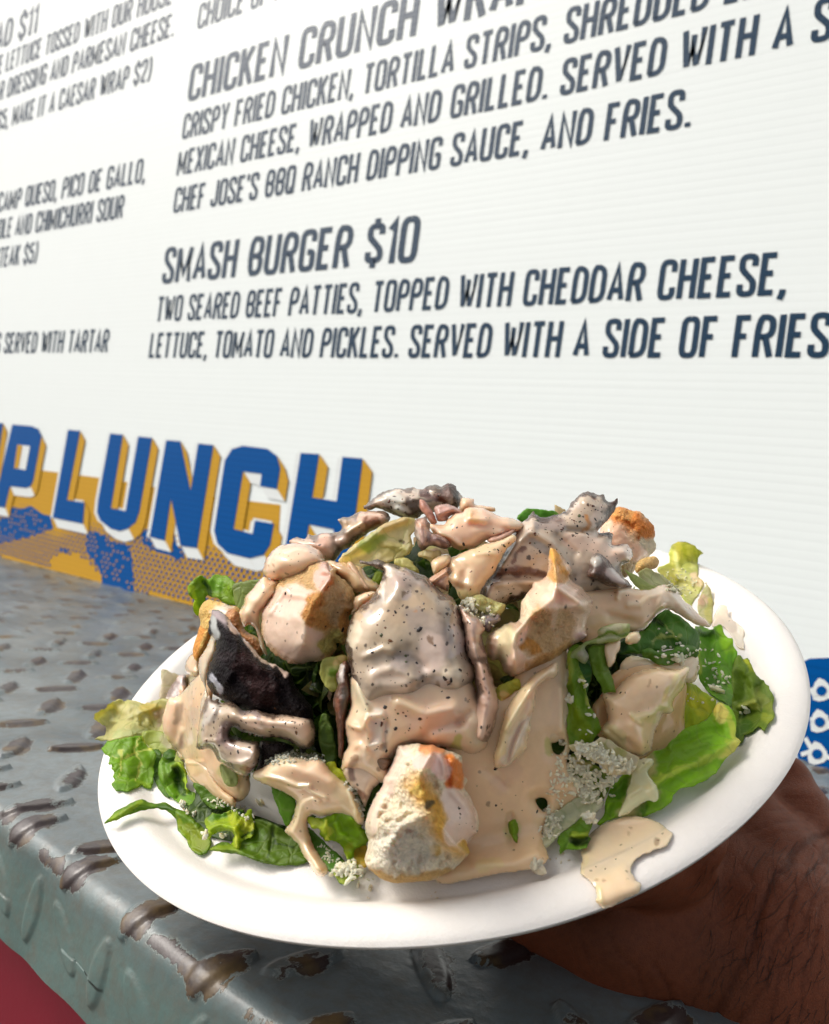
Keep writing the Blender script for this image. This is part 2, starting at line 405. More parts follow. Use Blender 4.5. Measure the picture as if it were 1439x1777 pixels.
# gold band with halftone dots and blue patches beneath the letters
zb = lambda x: counter_z(x) + .0012
topband = bp(ZB, [(-120, 205), (205, 246), (360, 266), (470, 283), (560, 300), (775, 334), (1002, 362)])
X1 = topband[-1][0]
xr = bx(640, 1120)
low = bp(ZB, [(1002, 362), (990, 560), (1010, 640), (1200, 690)])
flat_polys('gold_band', [[(-1.6, zb(-1.6)), (xr + .22, zb(xr + .22)), (xr + .2, zb(xr) + .03), low[3], low[2], low[1]] + topband[::-1] + [(-1.6, topband[0][1] + .005)]], M_gold, .0002)
blue = [bp(ZA, q) for q in (
 [(-60, 735), (40, 710), (75, 640), (150, 655), (215, 630), (300, 690), (350, 700), (372, 790), (280, 820), (200, 850), (0, 892), (-60, 900)],
 [(600, 845), (640, 800), (700, 820), (800, 890), (905, 900), (915, 980), (925, 1100), (935, 1240), (850, 1219), (712, 1187), (705, 1120), (680, 1050), (640, 1000), (600, 950)],
 [(975, 870), (985, 820), (1020, 790), (1060, 870), (1130, 900), (1190, 870), (1190, 810), (1230, 820), (1250, 900), (1285, 960), (1240, 1010), (1180, 975), (1080, 950), (1010, 900)],
 [(385, 945), (420, 925), (470, 935), (480, 950), (430, 955)])]
plain = bp(ZA, [(330, 1075), (380, 985), (450, 960), (520, 965), (600, 1000), (650, 1050), (690, 1090), (712, 1187), (600, 1160), (440, 1112)])
solid_top = None
flat_polys('blue_patch', blue, M_blue, .0004)
def inside(pt, poly):
    x, y = pt; r = False
    for (x1, y1), (x2, y2) in zip(poly, poly[1:] + poly[:1]):
        if (y1 > y) != (y2 > y) and x < (x2 - x1) * (y - y1) / (y2 - y1) + x1: r = not r
    return r
dots_b, dots_g = [], []
def dot(x, z, r, sh=.35): return [(x + r * math.cos(a) + sh * r * math.sin(a), z + r * math.sin(a) * 1.05) for a in [k * math.pi / 3 for k in range(6)]]
d = .0088; row = 0; z = -.16
lim = [(p[0], p[1]) for p in bp(ZA, [(-200, 700), (60, 620), (215, 620), (360, 790), (420, 800), (640, 740), (1000, 780), (1400, 880), (1700, 950), (2200, 1100)])]
while z < -.04:
    x = -1.5 + (row % 2) * d / 2
    while x < xr + .2:
        zl = np.interp(x, [p[0] for p in lim], [p[1] for p in lim])
        if z > zb(x) + .002 and z < zl and not inside((x, z), plain):
            fade = min(1.0, (zl - z) / .02 + .35); jx, jz = random.uniform(-.0003, .0003), random.uniform(-.0003, .0003)
            inb = any(inside((x, z), q) for q in blue)
            if inb:
                if random.random() < .55: dots_g.append(dot(x + jx, z + jz, .0016))
            else: dots_b.append(dot(x + jx, z + jz, .0022 * fade))
        x += d
    z += d * .62; row += 1
flat_polys('halftone_dots', dots_b, M_blue, .0008, kind='stuff')
flat_polys('halftone_flecks', dots_g, M_gold, .00081, kind='stuff')
# blue rounded shape with a white wheel pattern at the right end
ZR_ = lambda x, y: (1339 + x / 4.44, 1100 + y / 4.4425)
blob = bp(ZR_, [(180, 330), (215, 250), (262, 205), (300, 190), (444, 185), (900, 205), (1500, 300), (1700, 500), (1700, 1480), (900, 1240), (444, 1100), (250, 1060), (225, 1010), (205, 960), (180, 800)])
flat_polys('blue_shape', [blob], M_blue, .0004)
wh, rings, tips = [], [], []
for k, (cx_, cy_) in enumerate([(388, 438), (375, 678), (355, 925), (640, 490), (625, 740), (610, 1000), (880, 560), (860, 820), (840, 1080)]):
    P8 = []
    for i in range(12):
        a = i * math.pi / 6 + .3; r = (104, 88, 80, 88)[i % 4]
        P8.append((cx_ + r * math.cos(a) * .86, cy_ + r * math.sin(a) * .98))
    wh.append(bp(ZR_, P8)); rings.append(bp(ZR_, [(cx_ + 40 * math.cos(a), cy_ + 38 * math.sin(a)) for a in [j * math.pi / 7 for j in range(14)]]))
for (x1, y1, x2, y2) in [(300, 660, 440, 640), (230, 930, 320, 900), (300, 420, 340, 480), (420, 470, 560, 520), (410, 720, 560, 700), (400, 940, 560, 980), (262, 800, 320, 900)]:
    nx, ny = (y2 - y1), -(x2 - x1); l = math.hypot(nx, ny); nx, ny = nx / l * 17, ny / l * 17
    tips.append(bp(ZR_, [(x1 + nx, y1 + ny), (x2 + nx, y2 + ny), (x2 - nx, y2 - ny), (x1 - nx, y1 - ny)]))
flat_polys('wheel_pattern', wh, M_bwhite, .0007)
flat_polys('wheel_link', tips, M_bwhite, .0009)
flat_polys('wheel_hub', rings, M_blue, .0011)

# ------------------------------------------------------------------ counter: painted tread plate folded down at the front
def bars():
    L = [(x, ('lip', -.0265), math.radians(136 if k % 2 else 78), .0135 if k % 2 else .012, -1) for k, x in enumerate(np.arange(-.36, -.02, .0245))] + [(x, None, math.radians(76), .0115, .35 + .3 * random.random()) for x in (-.366, -.322, -.281, -.2405, -.2025, -.166, -.128, -.09, -.052)]
    for r in range(-2, 10):
        for k in range(-60, 40):
            xh = -.400 + .0475 * k - .0105 * (r - 1) + random.uniform(-.0015, .0015); yh = .181 + .05 * r + random.uniform(-.0008, .0008)
            if r != -1: L.append((xh, yh, math.radians(76), .0130, random.random()))
            xd = -.376 + .0475 * k - .0105 * (r - 1) + .0015; yd = .207 + .05 * r
            if r != -1: L.append((xd, yd, math.radians(136), .0172, random.random()))
    return L
BARS = bars()
def crest_y(x): return np.where(x < -.167, .1550 + (-.167 - x) * .09, .1550 - (x + .167) * .03)
def front_profile(s):                                 # arc length beyond the crest start -> (dy, dz); radius 7 mm then straight down
    r = .0075; a = np.clip(s / r, 0, math.pi / 2 * .97)
    over = np.maximum(s - r * math.pi / 2 * .97, 0)
    return -(r * np.sin(a)) - over * .05, -(r * (1 - np.cos(a))) - over
def build_counter():
    xs = np.concatenate([np.arange(-2.2, -.62, .012), np.arange(-.62, -.36, .0022), np.arange(-.36, .03, .0009), np.arange(.03, .3, .0025), np.arange(.3, 1.4, .012)])
    ts = np.concatenate([np.arange(-.0445, .045, .0008), np.arange(.045, .17, .0013), np.arange(.17, .447, .0024), [.4475]])  # distance back from the fold
    X, T = np.meshgrid(xs, ts)
    flat = T.ravel(); x = X.ravel(); y0 = crest_y(x) + .0075
    h = np.zeros(len(x)); near = np.zeros(len(x))
    yy = y0 + flat
    for (bxx, byy, a, hl, rr) in BARS:
        if abs(bxx) > 2.2: continue
        if isinstance(byy, tuple): byy = float(crest_y(np.array(bxx))) + .0075 + byy[1]
        if byy is None: byy = float(crest_y(np.array(bxx))) + .0065
        dx = x - bxx; dy = yy - byy
        m = (np.abs(dx) < .024) & (np.abs(dy) < .024)
        if not m.any(): continue
        u = dx[m] * math.cos(a) + dy[m] * math.sin(a); v = -dx[m] * math.sin(a) + dy[m] * math.cos(a)
        wv = .0046 * np.sqrt(np.clip(1 - (u / hl) ** 2, 0, 1)) + 1e-5
        q = np.clip(1.5 - 1.5 * (v / wv) ** 2, 0, 1) * (np.abs(u) < hl)
        h[m] = np.maximum(h[m], (.0016 if rr >= 0 else .0013) * np.sqrt(np.minimum(q, 1)))
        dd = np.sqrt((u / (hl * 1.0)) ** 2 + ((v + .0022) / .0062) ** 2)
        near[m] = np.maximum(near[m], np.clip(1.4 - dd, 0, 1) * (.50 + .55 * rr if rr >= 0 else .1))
    P = np.stack([x, yy, np.zeros_like(x)], 1)
    dent = fbm(P, 28, 2, 5) * .0011
    s = np.maximum(-flat, 0); dy, dz = front_profile(s)
    bend = np.clip(s / .0118, 0, 1)
    nrm_z = np.cos(bend * math.pi / 2); nrm_y = -np.sin(bend * math.pi / 2)
    hh = h * (1 - .35 * np.clip(bend * 3, 0, 1)) + dent * (1 + 1.2 * bend)
    wav = (fbm(np.stack([x * 1.0, x * 0, x * 0], 1), 22, 2, 9) * .0022) * bend
    Y = np.where(flat >= 0, yy, y0 + dy) + hh * nrm_y
    Z = counter_z(x) + dz + hh * nrm_z + np.where(s > .03, wav * 1.4, 0)
    fold = np.exp(-((flat + .007 + .0015 * fbm(P, 60, 2, 8)) / .0036) ** 2)
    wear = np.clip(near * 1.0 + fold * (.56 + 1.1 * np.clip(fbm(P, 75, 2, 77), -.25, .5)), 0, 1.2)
    lip = np.clip(s / .02, 0, 1)
    V = np.stack([x, Y, Z], 1); nx, ny = len(xs), len(ts)
    idx = np.arange(nx * ny).reshape(ny, nx)
    Fc = np.stack([idx[:-1, :-1], idx[:-1, 1:], idx[1:, 1:], idx[1:, :-1]], -1).reshape(-1, 4)
    return V, Fc, wear, lip
b = NT('chipped_paint')
wear = b.attr('wear'); lip = b.attr('lip')
gp = b.n('ShaderNodeNewGeometry').outputs['Position']
m1 = b.n('ShaderNodeMapping'); m1.inputs['Scale'].default_value = (1.6, .55, .55); m1.inputs['Rotation'].default_value = (0, 0, .25); b.l(gp, m1.inputs[0])
nA = b.noise(120, 6, .66, gp); nB = b.noise(300, 8, .78, m1.outputs[0]); nC = b.noise(14, 3, .5, gp)
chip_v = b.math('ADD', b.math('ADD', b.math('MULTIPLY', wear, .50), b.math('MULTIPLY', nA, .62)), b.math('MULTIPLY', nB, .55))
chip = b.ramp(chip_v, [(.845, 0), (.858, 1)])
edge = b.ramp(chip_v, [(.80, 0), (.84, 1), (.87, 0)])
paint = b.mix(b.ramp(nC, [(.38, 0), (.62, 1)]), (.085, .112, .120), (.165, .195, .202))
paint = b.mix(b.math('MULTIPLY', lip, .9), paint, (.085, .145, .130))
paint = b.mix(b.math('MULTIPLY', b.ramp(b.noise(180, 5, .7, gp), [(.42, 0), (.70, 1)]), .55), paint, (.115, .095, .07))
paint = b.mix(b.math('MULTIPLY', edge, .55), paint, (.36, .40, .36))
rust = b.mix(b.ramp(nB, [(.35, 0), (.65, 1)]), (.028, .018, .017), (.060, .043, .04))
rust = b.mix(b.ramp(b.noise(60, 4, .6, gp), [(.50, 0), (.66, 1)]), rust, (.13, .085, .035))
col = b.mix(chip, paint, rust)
b.set(Base_Color=col, Roughness=b.math('ADD', b.math('MULTIPLY', b.noise(60, 4, .6, gp), .28), b.math('ADD', .22, b.math('MULTIPLY', lip, .16))), IOR=1.5, Metallic=0.0, Coat_Weight=.15, Coat_Roughness=.2)
hgt = b.math('SUBTRACT', b.math('MULTIPLY', b.noise(900, 4, .6, gp), .10), b.math('MULTIPLY', chip, .55))
b.set(Normal=b.bump(hgt, .75, .0007, b.bump(b.noise(160, 3, .5, gp), .35, .0012)))
M_paint = b.m
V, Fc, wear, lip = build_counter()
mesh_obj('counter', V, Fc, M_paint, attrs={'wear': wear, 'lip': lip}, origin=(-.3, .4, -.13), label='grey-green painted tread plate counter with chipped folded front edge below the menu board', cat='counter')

# red body of the truck under the counter, and the ground
b = NT('red_paint'); n = b.noise(40, 4, .6)
b.set(Base_Color=b.mix(n, (.17, .002, .014), (.22, .004, .020)), Roughness=.42); b.set(Normal=b.bump(b.noise(600, 3), .15, .0004)); M_red = b.m
V = [(-2.3, .205, -1.0), (1.5, .205, -1.0), (1.5, .205, -.14), (-2.3, .205, -.165), (-2.3, .65, -1.0), (1.5, .65, -1.0), (1.5, .65, -.14), (-2.3, .65, -.165)]
mesh_obj('truck_side', V, [(0, 1, 2, 3), (1, 5, 6, 2), (5, 4, 7, 6), (4, 0, 3, 7)], M_red, smooth=False, label='plain crimson painted panel under the counter edge', cat='wall')
b = NT('asphalt_ground'); b.set(Base_Color=b.mix(b.noise(60, 6, .7), (.10, .095, .085), (.19, .18, .165)), Roughness=.9); b.set(Normal=b.bump(b.noise(300, 4), .6, .004))
g = 300
mesh_obj('ground', [(-g, -g, -1.25), (g, -g, -1.25), (g, g, -1.25), (-g, g, -1.25)], [(0, 1, 2, 3)], b.m, smooth=False, kind='structure')

# ------------------------------------------------------------------ plate
PC = np.array([.00912, .05454, .28759]); PN = np.array([-.17283, -.92783, -.33054]); PN /= np.linalg.norm(PN)   # camera frame
PR = .115
PCw = M3 @ PC; PNw = M3 @ PN
PU = np.cross(PN, [0, 0, 1.]); PU /= np.linalg.norm(PU)   # across, camera right
if PU[0] < 0: PU = -PU
PV = np.cross(PN, PU)
if PV[2] < 0: PV = -PV
PUw, PVw = M3 @ PU, M3 @ PV
def pl(u, v, n): return PCw + u * PUw + v * PVw + n * PNw      # plate frame -> world
prof = [(0, -.0235), (.045, -.0235), (.060, -.0230), (.068, -.0205), (.0735, -.0150), (.0775, -.0085), (.0805, -.0045), (.0835, -.0028), (.0870, -.0020), (.092, -.0022), (.0960, -.0030), (.0985, -.0036), (.1005, -.0034), (.1032, -.0012), (.1058, .0004), (.109, .0007), (.112, .0001), (.1140, -.0008), (.1150, -.0018)]
prof = [(r, h + .0022) for r, h in prof]
pr = np.array(prof)
def plate_h(r): return np.interp(r, pr[:, 0], pr[:, 1])
def smooth_prof(p, n=2):
    return chaikin(p, n)
def build_plate():
    top = smooth_prof(prof, 2)
    under = [(r - .0009 * (r > .02), h - .0014) for r, h in top][::-1]
    under[0] = (.1142, -.0012)
    p = top + under
    n = 220; V = []; Fc = []
    for i, (r, h) in enumerate(p):
        for k in range(n):
            a = 2 * math.pi * k / n
            wob = .0005 * math.sin(3 * a + .6) * (r / .115) ** 2 + .0003 * math.sin(7 * a + 2) * (r / .115) ** 2
            V.append(pl(r * math.cos(a), r * math.sin(a), h + wob))
    m = len(p)
    for i in range(m - 1):
        for k in range(n):
            k2 = (k + 1) % n
            Fc.append((i * n + k, i * n + k2, (i + 1) * n + k2, (i + 1) * n + k))
    Fc.append([k for k in range(n)][::-1]); Fc.append([(m - 1) * n + k for k in range(n)])
    return V, Fc
b = NT('moulded_pulp')
b.set(Base_Color=b.mix(b.noise(220, 5, .7), (.76, .725, .675), (.82, .785, .735)), Roughness=.58, Subsurface_Weight=.12)
b.p.inputs['Subsurface Radius'].default_value = (.002, .0016, .0012)
b.set(Normal=b.bump(b.noise(1500, 4, .6), .35, .00035, b.bump(b.noise(350, 3, .6), .25, .0006)))
M_plate = b.m
V, Fc = build_plate()
plate = mesh_obj('plate', V, Fc, M_plate, origin=pl(0, 0, -.024), label='round white moulded-pulp plate heaped with salad, held over the counter', cat='plate')
bm = bmesh.new(); bm.from_mesh(plate.data); bmesh.ops.recalc_face_normals(bm, faces=bm.faces); bm.to_mesh(plate.data); bm.free()

# ------------------------------------------------------------------ the hand under the plate
def cpt(px, py, d): return wpt(np.array(px), np.array(py), np.array(d))
def capsule(bm, a, b, ra, rb, n=20, flat=1.0, up=None, rings=14):
    a = np.array(a, float); b = np.array(b, float); ax = b - a; L = np.linalg.norm(ax); ax /= L
    up = np.array(up if up is not None else PNw, float); s = np.cross(ax, up); s /= np.linalg.norm(s); t_ = np.cross(s, ax)
    prev = None
    prm = []
    for i in range(rings + 1):
        th = math.pi * i / rings
        k = -math.cos(th)
        z = (a - ax * ra * .0) if False else None
        if i <= rings // 2: c = a; r = ra; f_ = -math.cos(th); rad = math.sin(th)
        else: c = b; r = rb; f_ = -math.cos(th); rad = math.sin(th)
        prm.append((c + ax * r * f_, r * rad))
        if i == rings // 2:
            prm.append((b + ax * 0, rb))
    allv = []
    for c, r in prm:
        allv.append([bm.verts.new(tuple(c + (s * math.cos(2 * math.pi * k / n) + t_ * flat * math.sin(2 * math.pi * k / n)) * max(r, 1e-5))) for k in range(n)])
    for r0, r1 in zip(allv, allv[1:]):
        for k in range(n): bm.faces.new((r0[k], r0[(k + 1) % n], r1[(k + 1) % n], r1[k]))
    bm.faces.new(allv[0][::-1]); bm.faces.new(allv[-1])
bm = bmesh.new()
def chain(pts, rs, flat=1.0, up=None):
    for i in range(len(pts) - 1): capsule(bm, pts[i], pts[i + 1], rs[i], rs[i + 1], flat=flat, up=up)
# palm: flat pad under the well; knuckle row towards the far left, heel towards the camera's lower right
heelA, heelB = cpt(945, 1575, .266), cpt(1345, 1400, .300)
palm0 = cpt(1180, 1490, .283)
wrist = cpt(1315, 1660, .262); fore = cpt(1560, 2020, .235)
kn = [pl(-.030, -.046, -.0385), pl(-.022, -.018, -.036), pl(-.012, .010, -.036), pl(.004, .036, -.037)]
fingers = [(kn[0], pl(-.050, -.052, -.0365), pl(-.066, -.054, -.033)), (kn[1], pl(-.060, -.030, -.0345), pl(-.084, -.034, -.026)),
           (kn[2], pl(-.050, .006, -.0345), pl(-.078, .004, -.029)), (kn[3], pl(-.028, .044, -.0355), pl(-.052, .050, -.031))]
for (a, m_, e), r in zip(fingers, (.0088, .0094, .0092, .0082)):
    mid = np.array(m_) * .55 + np.array(e) * .45
    chain([a, m_, mid, e], [r * 1.12, r, r * .94, r * .8])
hc = [pl(.060, -.055, -.034), pl(.062, -.025, -.036), pl(.066, .004, -.037), pl(.066, .028, -.038)]
for k, h in zip(kn, hc): chain([k, (np.array(k) + h) / 2, h], [.0105, .0125, .0145], flat=.9)
chain([hc[0], hc[1], hc[2], hc[3]], [.0150, .0150, .0150, .0150])
# thumb: leaves the side of the palm near the heel and lies forward under the rim
th0 = cpt(1120, 1540, .262)
chain([np.array(hc[0]) * .5 + th0 * .5, pl(.046, -.062, -.0345), pl(.022, -.066, -.0345), pl(.000, -.066, -.0335)], [.0165, .0138, .0108, .0088])
# heel, thumb mound and wrist, tapering to the forearm
chain([heelA, cpt(1080, 1610, .259), wrist], [.0150, .0235, .032])
chain([cpt(1250, 1450, .286), cpt(1300, 1540, .278), wrist], [.024, .030, .033])
chain([cpt(1368, 1352, .300), cpt(1376, 1420, .292), cpt(1400, 1600, .272), wrist], [.0085, .014, .024, .03])
chain([palm0, cpt(1230, 1580, .270), wrist], [.026, .031, .034])
chain([wrist, cpt(1420, 1810, .252), fore], [.0365, .036, .039])
me = bpy.data.meshes.new('hand_raw'); bm.to_mesh(me); bm.free()
tmp = bpy.data.objects.new('hand_raw', me); COL.objects.link(tmp)
md = tmp.modifiers.new('r', 'REMESH'); md.mode = 'VOXEL'; md.voxel_size = .0011
md = tmp.modifiers.new('s', 'CORRECTIVE_SMOOTH'); md.factor = .5; md.iterations = 1; md.smooth_type = 'SIMPLE'; md.use_only_smooth = True
md.iterations = 14
dg = bpy.context.evaluated_depsgraph_get(); ev = tmp.evaluated_get(dg); m2 = bpy.data.meshes.new_from_object(ev)
HV = np.zeros(len(m2.vertices) * 3); m2.vertices.foreach_get('co', HV); HV = HV.reshape(-1, 3)
HN = np.zeros(len(m2.vertices) * 3); m2.vertices.foreach_get('normal', HN); HN = HN.reshape(-1, 3)
HF = [tuple(p.vertices) for p in m2.polygons]
bpy.data.objects.remove(tmp)
def seg_dist(px, py, line):
    best = np.full(px.shape, 1e9)
    for (x1, y1), (x2, y2) in zip(line, line[1:]):
        dx, dy = x2 - x1, y2 - y1; L2 = dx * dx + dy * dy + 1e-9
        t = np.clip(((px - x1) * dx + (py - y1) * dy) / L2, 0, 1)
        best = np.minimum(best, np.hypot(px - x1 - t * dx, py - y1 - t * dy))
    return best
hx, hy, hd = project(HV)
ZH = lambda x, y: (820 + x / 2.3247, 1300 + y / 2.3247)
front = (HN @ M3) @ np.array([0, 0, 1.]) < 0.15
groove = np.zeros(len(HV))
creases = [([(1439, 330), (1330, 400), (1230, 500), (1180, 620), (1150, 760), (1060, 900), (1000, 1100)], 13, 1.5), ([(1439, 420), (1340, 520), (1290, 640), (1220, 800), (1180, 960), (1080, 1109)], 9, 1.1),
           ([(1439, 520), (1380, 640), (1300, 800), (1230, 980), (1200, 1109)], 8, .9), ([(1000, 360), (1080, 345), (1180, 330), (1300, 300), (1380, 270)], 6, .5),
           ([(1230, 190), (1300, 200), (1390, 190)], 4, .4), ([(1210, 250), (1320, 245), (1420, 260)], 4, .4), ([(440, 690), (460, 800), (485, 850)], 6, .6), ([(540, 740), (600, 830), (670, 900), (700, 1020)], 7, .7),
           ([(740, 880), (790, 960), (820, 1050)], 9, .9), ([(940, 900), (930, 980), (880, 1109)], 8, .7), ([(1150, 660), (1090, 730), (1040, 790)], 6, .5), ([(1439, 600), (1400, 760), (1350, 900), (1330, 1109)], 7, .7),
           ([(1180, 620), (1120, 700), (1050, 800)], 5, .4), ([(1270, 420), (1200, 430), (1120, 480), (1050, 500)], 5, .4), ([(1420, 300), (1330, 340), (1240, 360), (1160, 370)], 5, .4)]
rngc = random.Random(4)
for k in range(46):                                   # fine dry lines fanning out around the wrist fold
    a = rngc.uniform(.9, 2.2); x0 = rngc.uniform(960, 1439); y0 = rngc.uniform(280, 1080); l = rngc.uniform(50, 150)
    creases.append(([(x0, y0), (x0 - l * math.cos(a) * .5 + rngc.uniform(-9, 9), y0 + l * math.sin(a) * .5), (x0 - l * math.cos(a), y0 + l * math.sin(a))], 3.6, .28))
wx = hx + fbm(HV, 260, 2, 31) * 4 + fbm(HV, 70, 2, 33) * 14; wy = hy + fbm(HV, 260, 2, 37) * 4 + fbm(HV, 70, 2, 35) * 14
for line, w_, am in creases:
    d_ = seg_dist(wx, wy, [ZH(*q) for q in line]); groove += am * .00062 * np.exp(-(d_ / (w_ / 2.3247 * 1.1)) ** 2)
groove = np.where(front, groove, 0)
HV2 = HV - HN * groove[:, None] + HN * (fbm(HV, 60, 3, 3) * .0009)[:, None]
gr = np.clip(groove / .0009, 0, 1)
base = np.array([.14, .044, .018]); hot = np.array([.25, .066, .028]); dark = np.array([.05, .012, .006])
m_ = np.clip(fbm(HV, 26, 3, 12) * .8 + .45, 0, 1)[:, None]
colr = base * (1 - m_) + hot * m_; colr = colr * (1 - .55 * gr[:, None]) + dark * (.55 * gr[:, None])
b = NT('brown_skin')
vx = b.vor(1150, 'DISTANCE_TO_EDGE'); ms = b.n('ShaderNodeMapping'); ms.inputs['Rotation'].default_value = (.4, .9, .5); ms.inputs['Scale'].default_value = (1.3, 1, 1); b.l(b.tc, ms.inputs[0])
fl = b.noise(420, 4, .6, ms.outputs[0])
b.set(Base_Color=b.mix(b.ramp(fl, [(.35, .22), (.6, 0)]), b.attr('Col', 'Color'), (.05, .014, .008)), Roughness=b.math('ADD', .42, b.math('MULTIPLY', fl, .2)), IOR=1.4, Specular_IOR_Level=.3, Subsurface_Weight=.12)
b.p.inputs['Subsurface Radius'].default_value = (.004, .0012, .0006)
b.set(Normal=b.bump(b.ramp(vx, [(0, 0), (.12, 1)]), .35, .0003, b.bump(fl, .35, .0005)))
hand = mesh_obj('person', HV2, HF, b.m, col=colr, origin=wrist, label='brown hand, palm up, holding the salad plate from below; only its heel and wrist show', cat='person')

# ------------------------------------------------------------------ salad: shared surfaces the pieces lie on
EC = PC - .004 * PN; EA, EB = .0865, .074            # mound: half ellipsoid on the plate
def dome_depth(px, py):
    r = ray(px, py)
    def fr(v): return np.stack([v @ PU / EA, v @ PV / EA, v @ PN / EB], -1)
    d = fr(r); o = fr(-EC[None])[0]
    a = (d * d).sum(-1); b_ = d @ o; c = (o @ o) - 1
    disc = b_ * b_ - a * c; e = .0022 * a
    return (-b_ - (np.sqrt(np.maximum(disc, 0) + e * .15) - np.sqrt(e * .15))) / a
def plate_depth(px, py):
    r = ray(px, py); t = np.full(r.shape[:-1], .28)
    for _ in range(10):
        p = r * t[..., None] - PC
        rr = np.hypot(p @ PU, p @ PV); h = plate_h(np.minimum(rr, .115)) + .0003
        t = t * 0 + ((PC @ PN) + h) / (r @ PN)
    return t
def surf_depth(px, py):
    a, b_ = dome_depth(px, py), plate_depth(px, py)
    r = ray(px, py)[..., :]; q = r * b_[..., None] - PC
    out = np.hypot(q @ PU, q @ PV) > .125             # beyond the plate nothing lies underneath
    b_ = np.where(out, 9, b_)
    o = fr_disc(px, py)
    a2 = np.where(o < 0, np.where(b_ < 9, 9, a), a)
    return np.minimum(a2, b_)
def fr_disc(px, py):
    r = ray(px, py); d = np.stack([r @ PU / EA, r @ PV / EA, r @ PN / EB], -1); o = np.array([-EC @ PU / EA, -EC @ PV / EA, -EC @ PN / EB])
    return (d @ o) ** 2 - (d * d).sum(-1) * (o @ o - 1)

ZF = {0: (0, 0, 1, 1), 1: (380, 820, 4.797, 4.797), 2: (600, 820, 4.797, 4.797), 3: (820, 820, 3.997, 3.997), 4: (150, 1000, 3.997, 3.997),
      5: (160, 1200, 3.997, 3.997), 6: (420, 1240, 3.27, 3.27), 7: (560, 960, 4.232, 4.232), 8: (820, 1100, 4.23, 4.23), 9: (1000, 920, 3.997, 3.997),
      10: (940, 1160, 3.787, 3.787), 11: (750, 1200, 2.0885, 2.0885)}
def zc(z, pts):
    ox, oy, sx, sy = ZF[z]; return [(ox + x / sx, oy + y / sy) for x, y in pts]
def crom(p, n=6):                                     # closed Catmull-Rom through the traced points
    p = np.array(p); N = len(p); out = []
    for i in range(N):
        p0, p1, p2, p3 = p[i - 1], p[i], p[(i + 1) % N], p[(i + 2) % N]
        for k in range(n):
            t = k / n
            out.append(.5 * ((2 * p1) + (p2 - p0) * t + (2 * p0 - 5 * p1 + 4 * p2 - p3) * t * t + (-p0 + 3 * p1 - 3 * p2 + p3) * t ** 3))
    return np.array(out)
def poly_sd(x, y, P):                                 # distance, nearest point and inside test against a closed outline
    best = np.full(x.shape, 1e9); nx = np.zeros(x.shape); ny = np.zeros(x.shape); ins = np.zeros(x.shape, bool)
    for (x1, y1), (x2, y2) in zip(P, np.roll(P, -1, 0)):
        dx, dy = x2 - x1, y2 - y1; L2 = dx * dx + dy * dy + 1e-9
        t = np.clip(((x - x1) * dx + (y - y1) * dy) / L2, 0, 1); qx, qy = x1 + t * dx, y1 + t * dy
        d = (x - qx) ** 2 + (y - qy) ** 2; m = d < best
        best[m] = d[m]; nx[m] = qx[m]; ny[m] = qy[m]
        if y1 != y2:
            c = (y1 > y) != (y2 > y); ins ^= c & (x < dx * (y - y1) / dy + x1)
    return np.sqrt(best), nx, ny, ins
DROP = 0
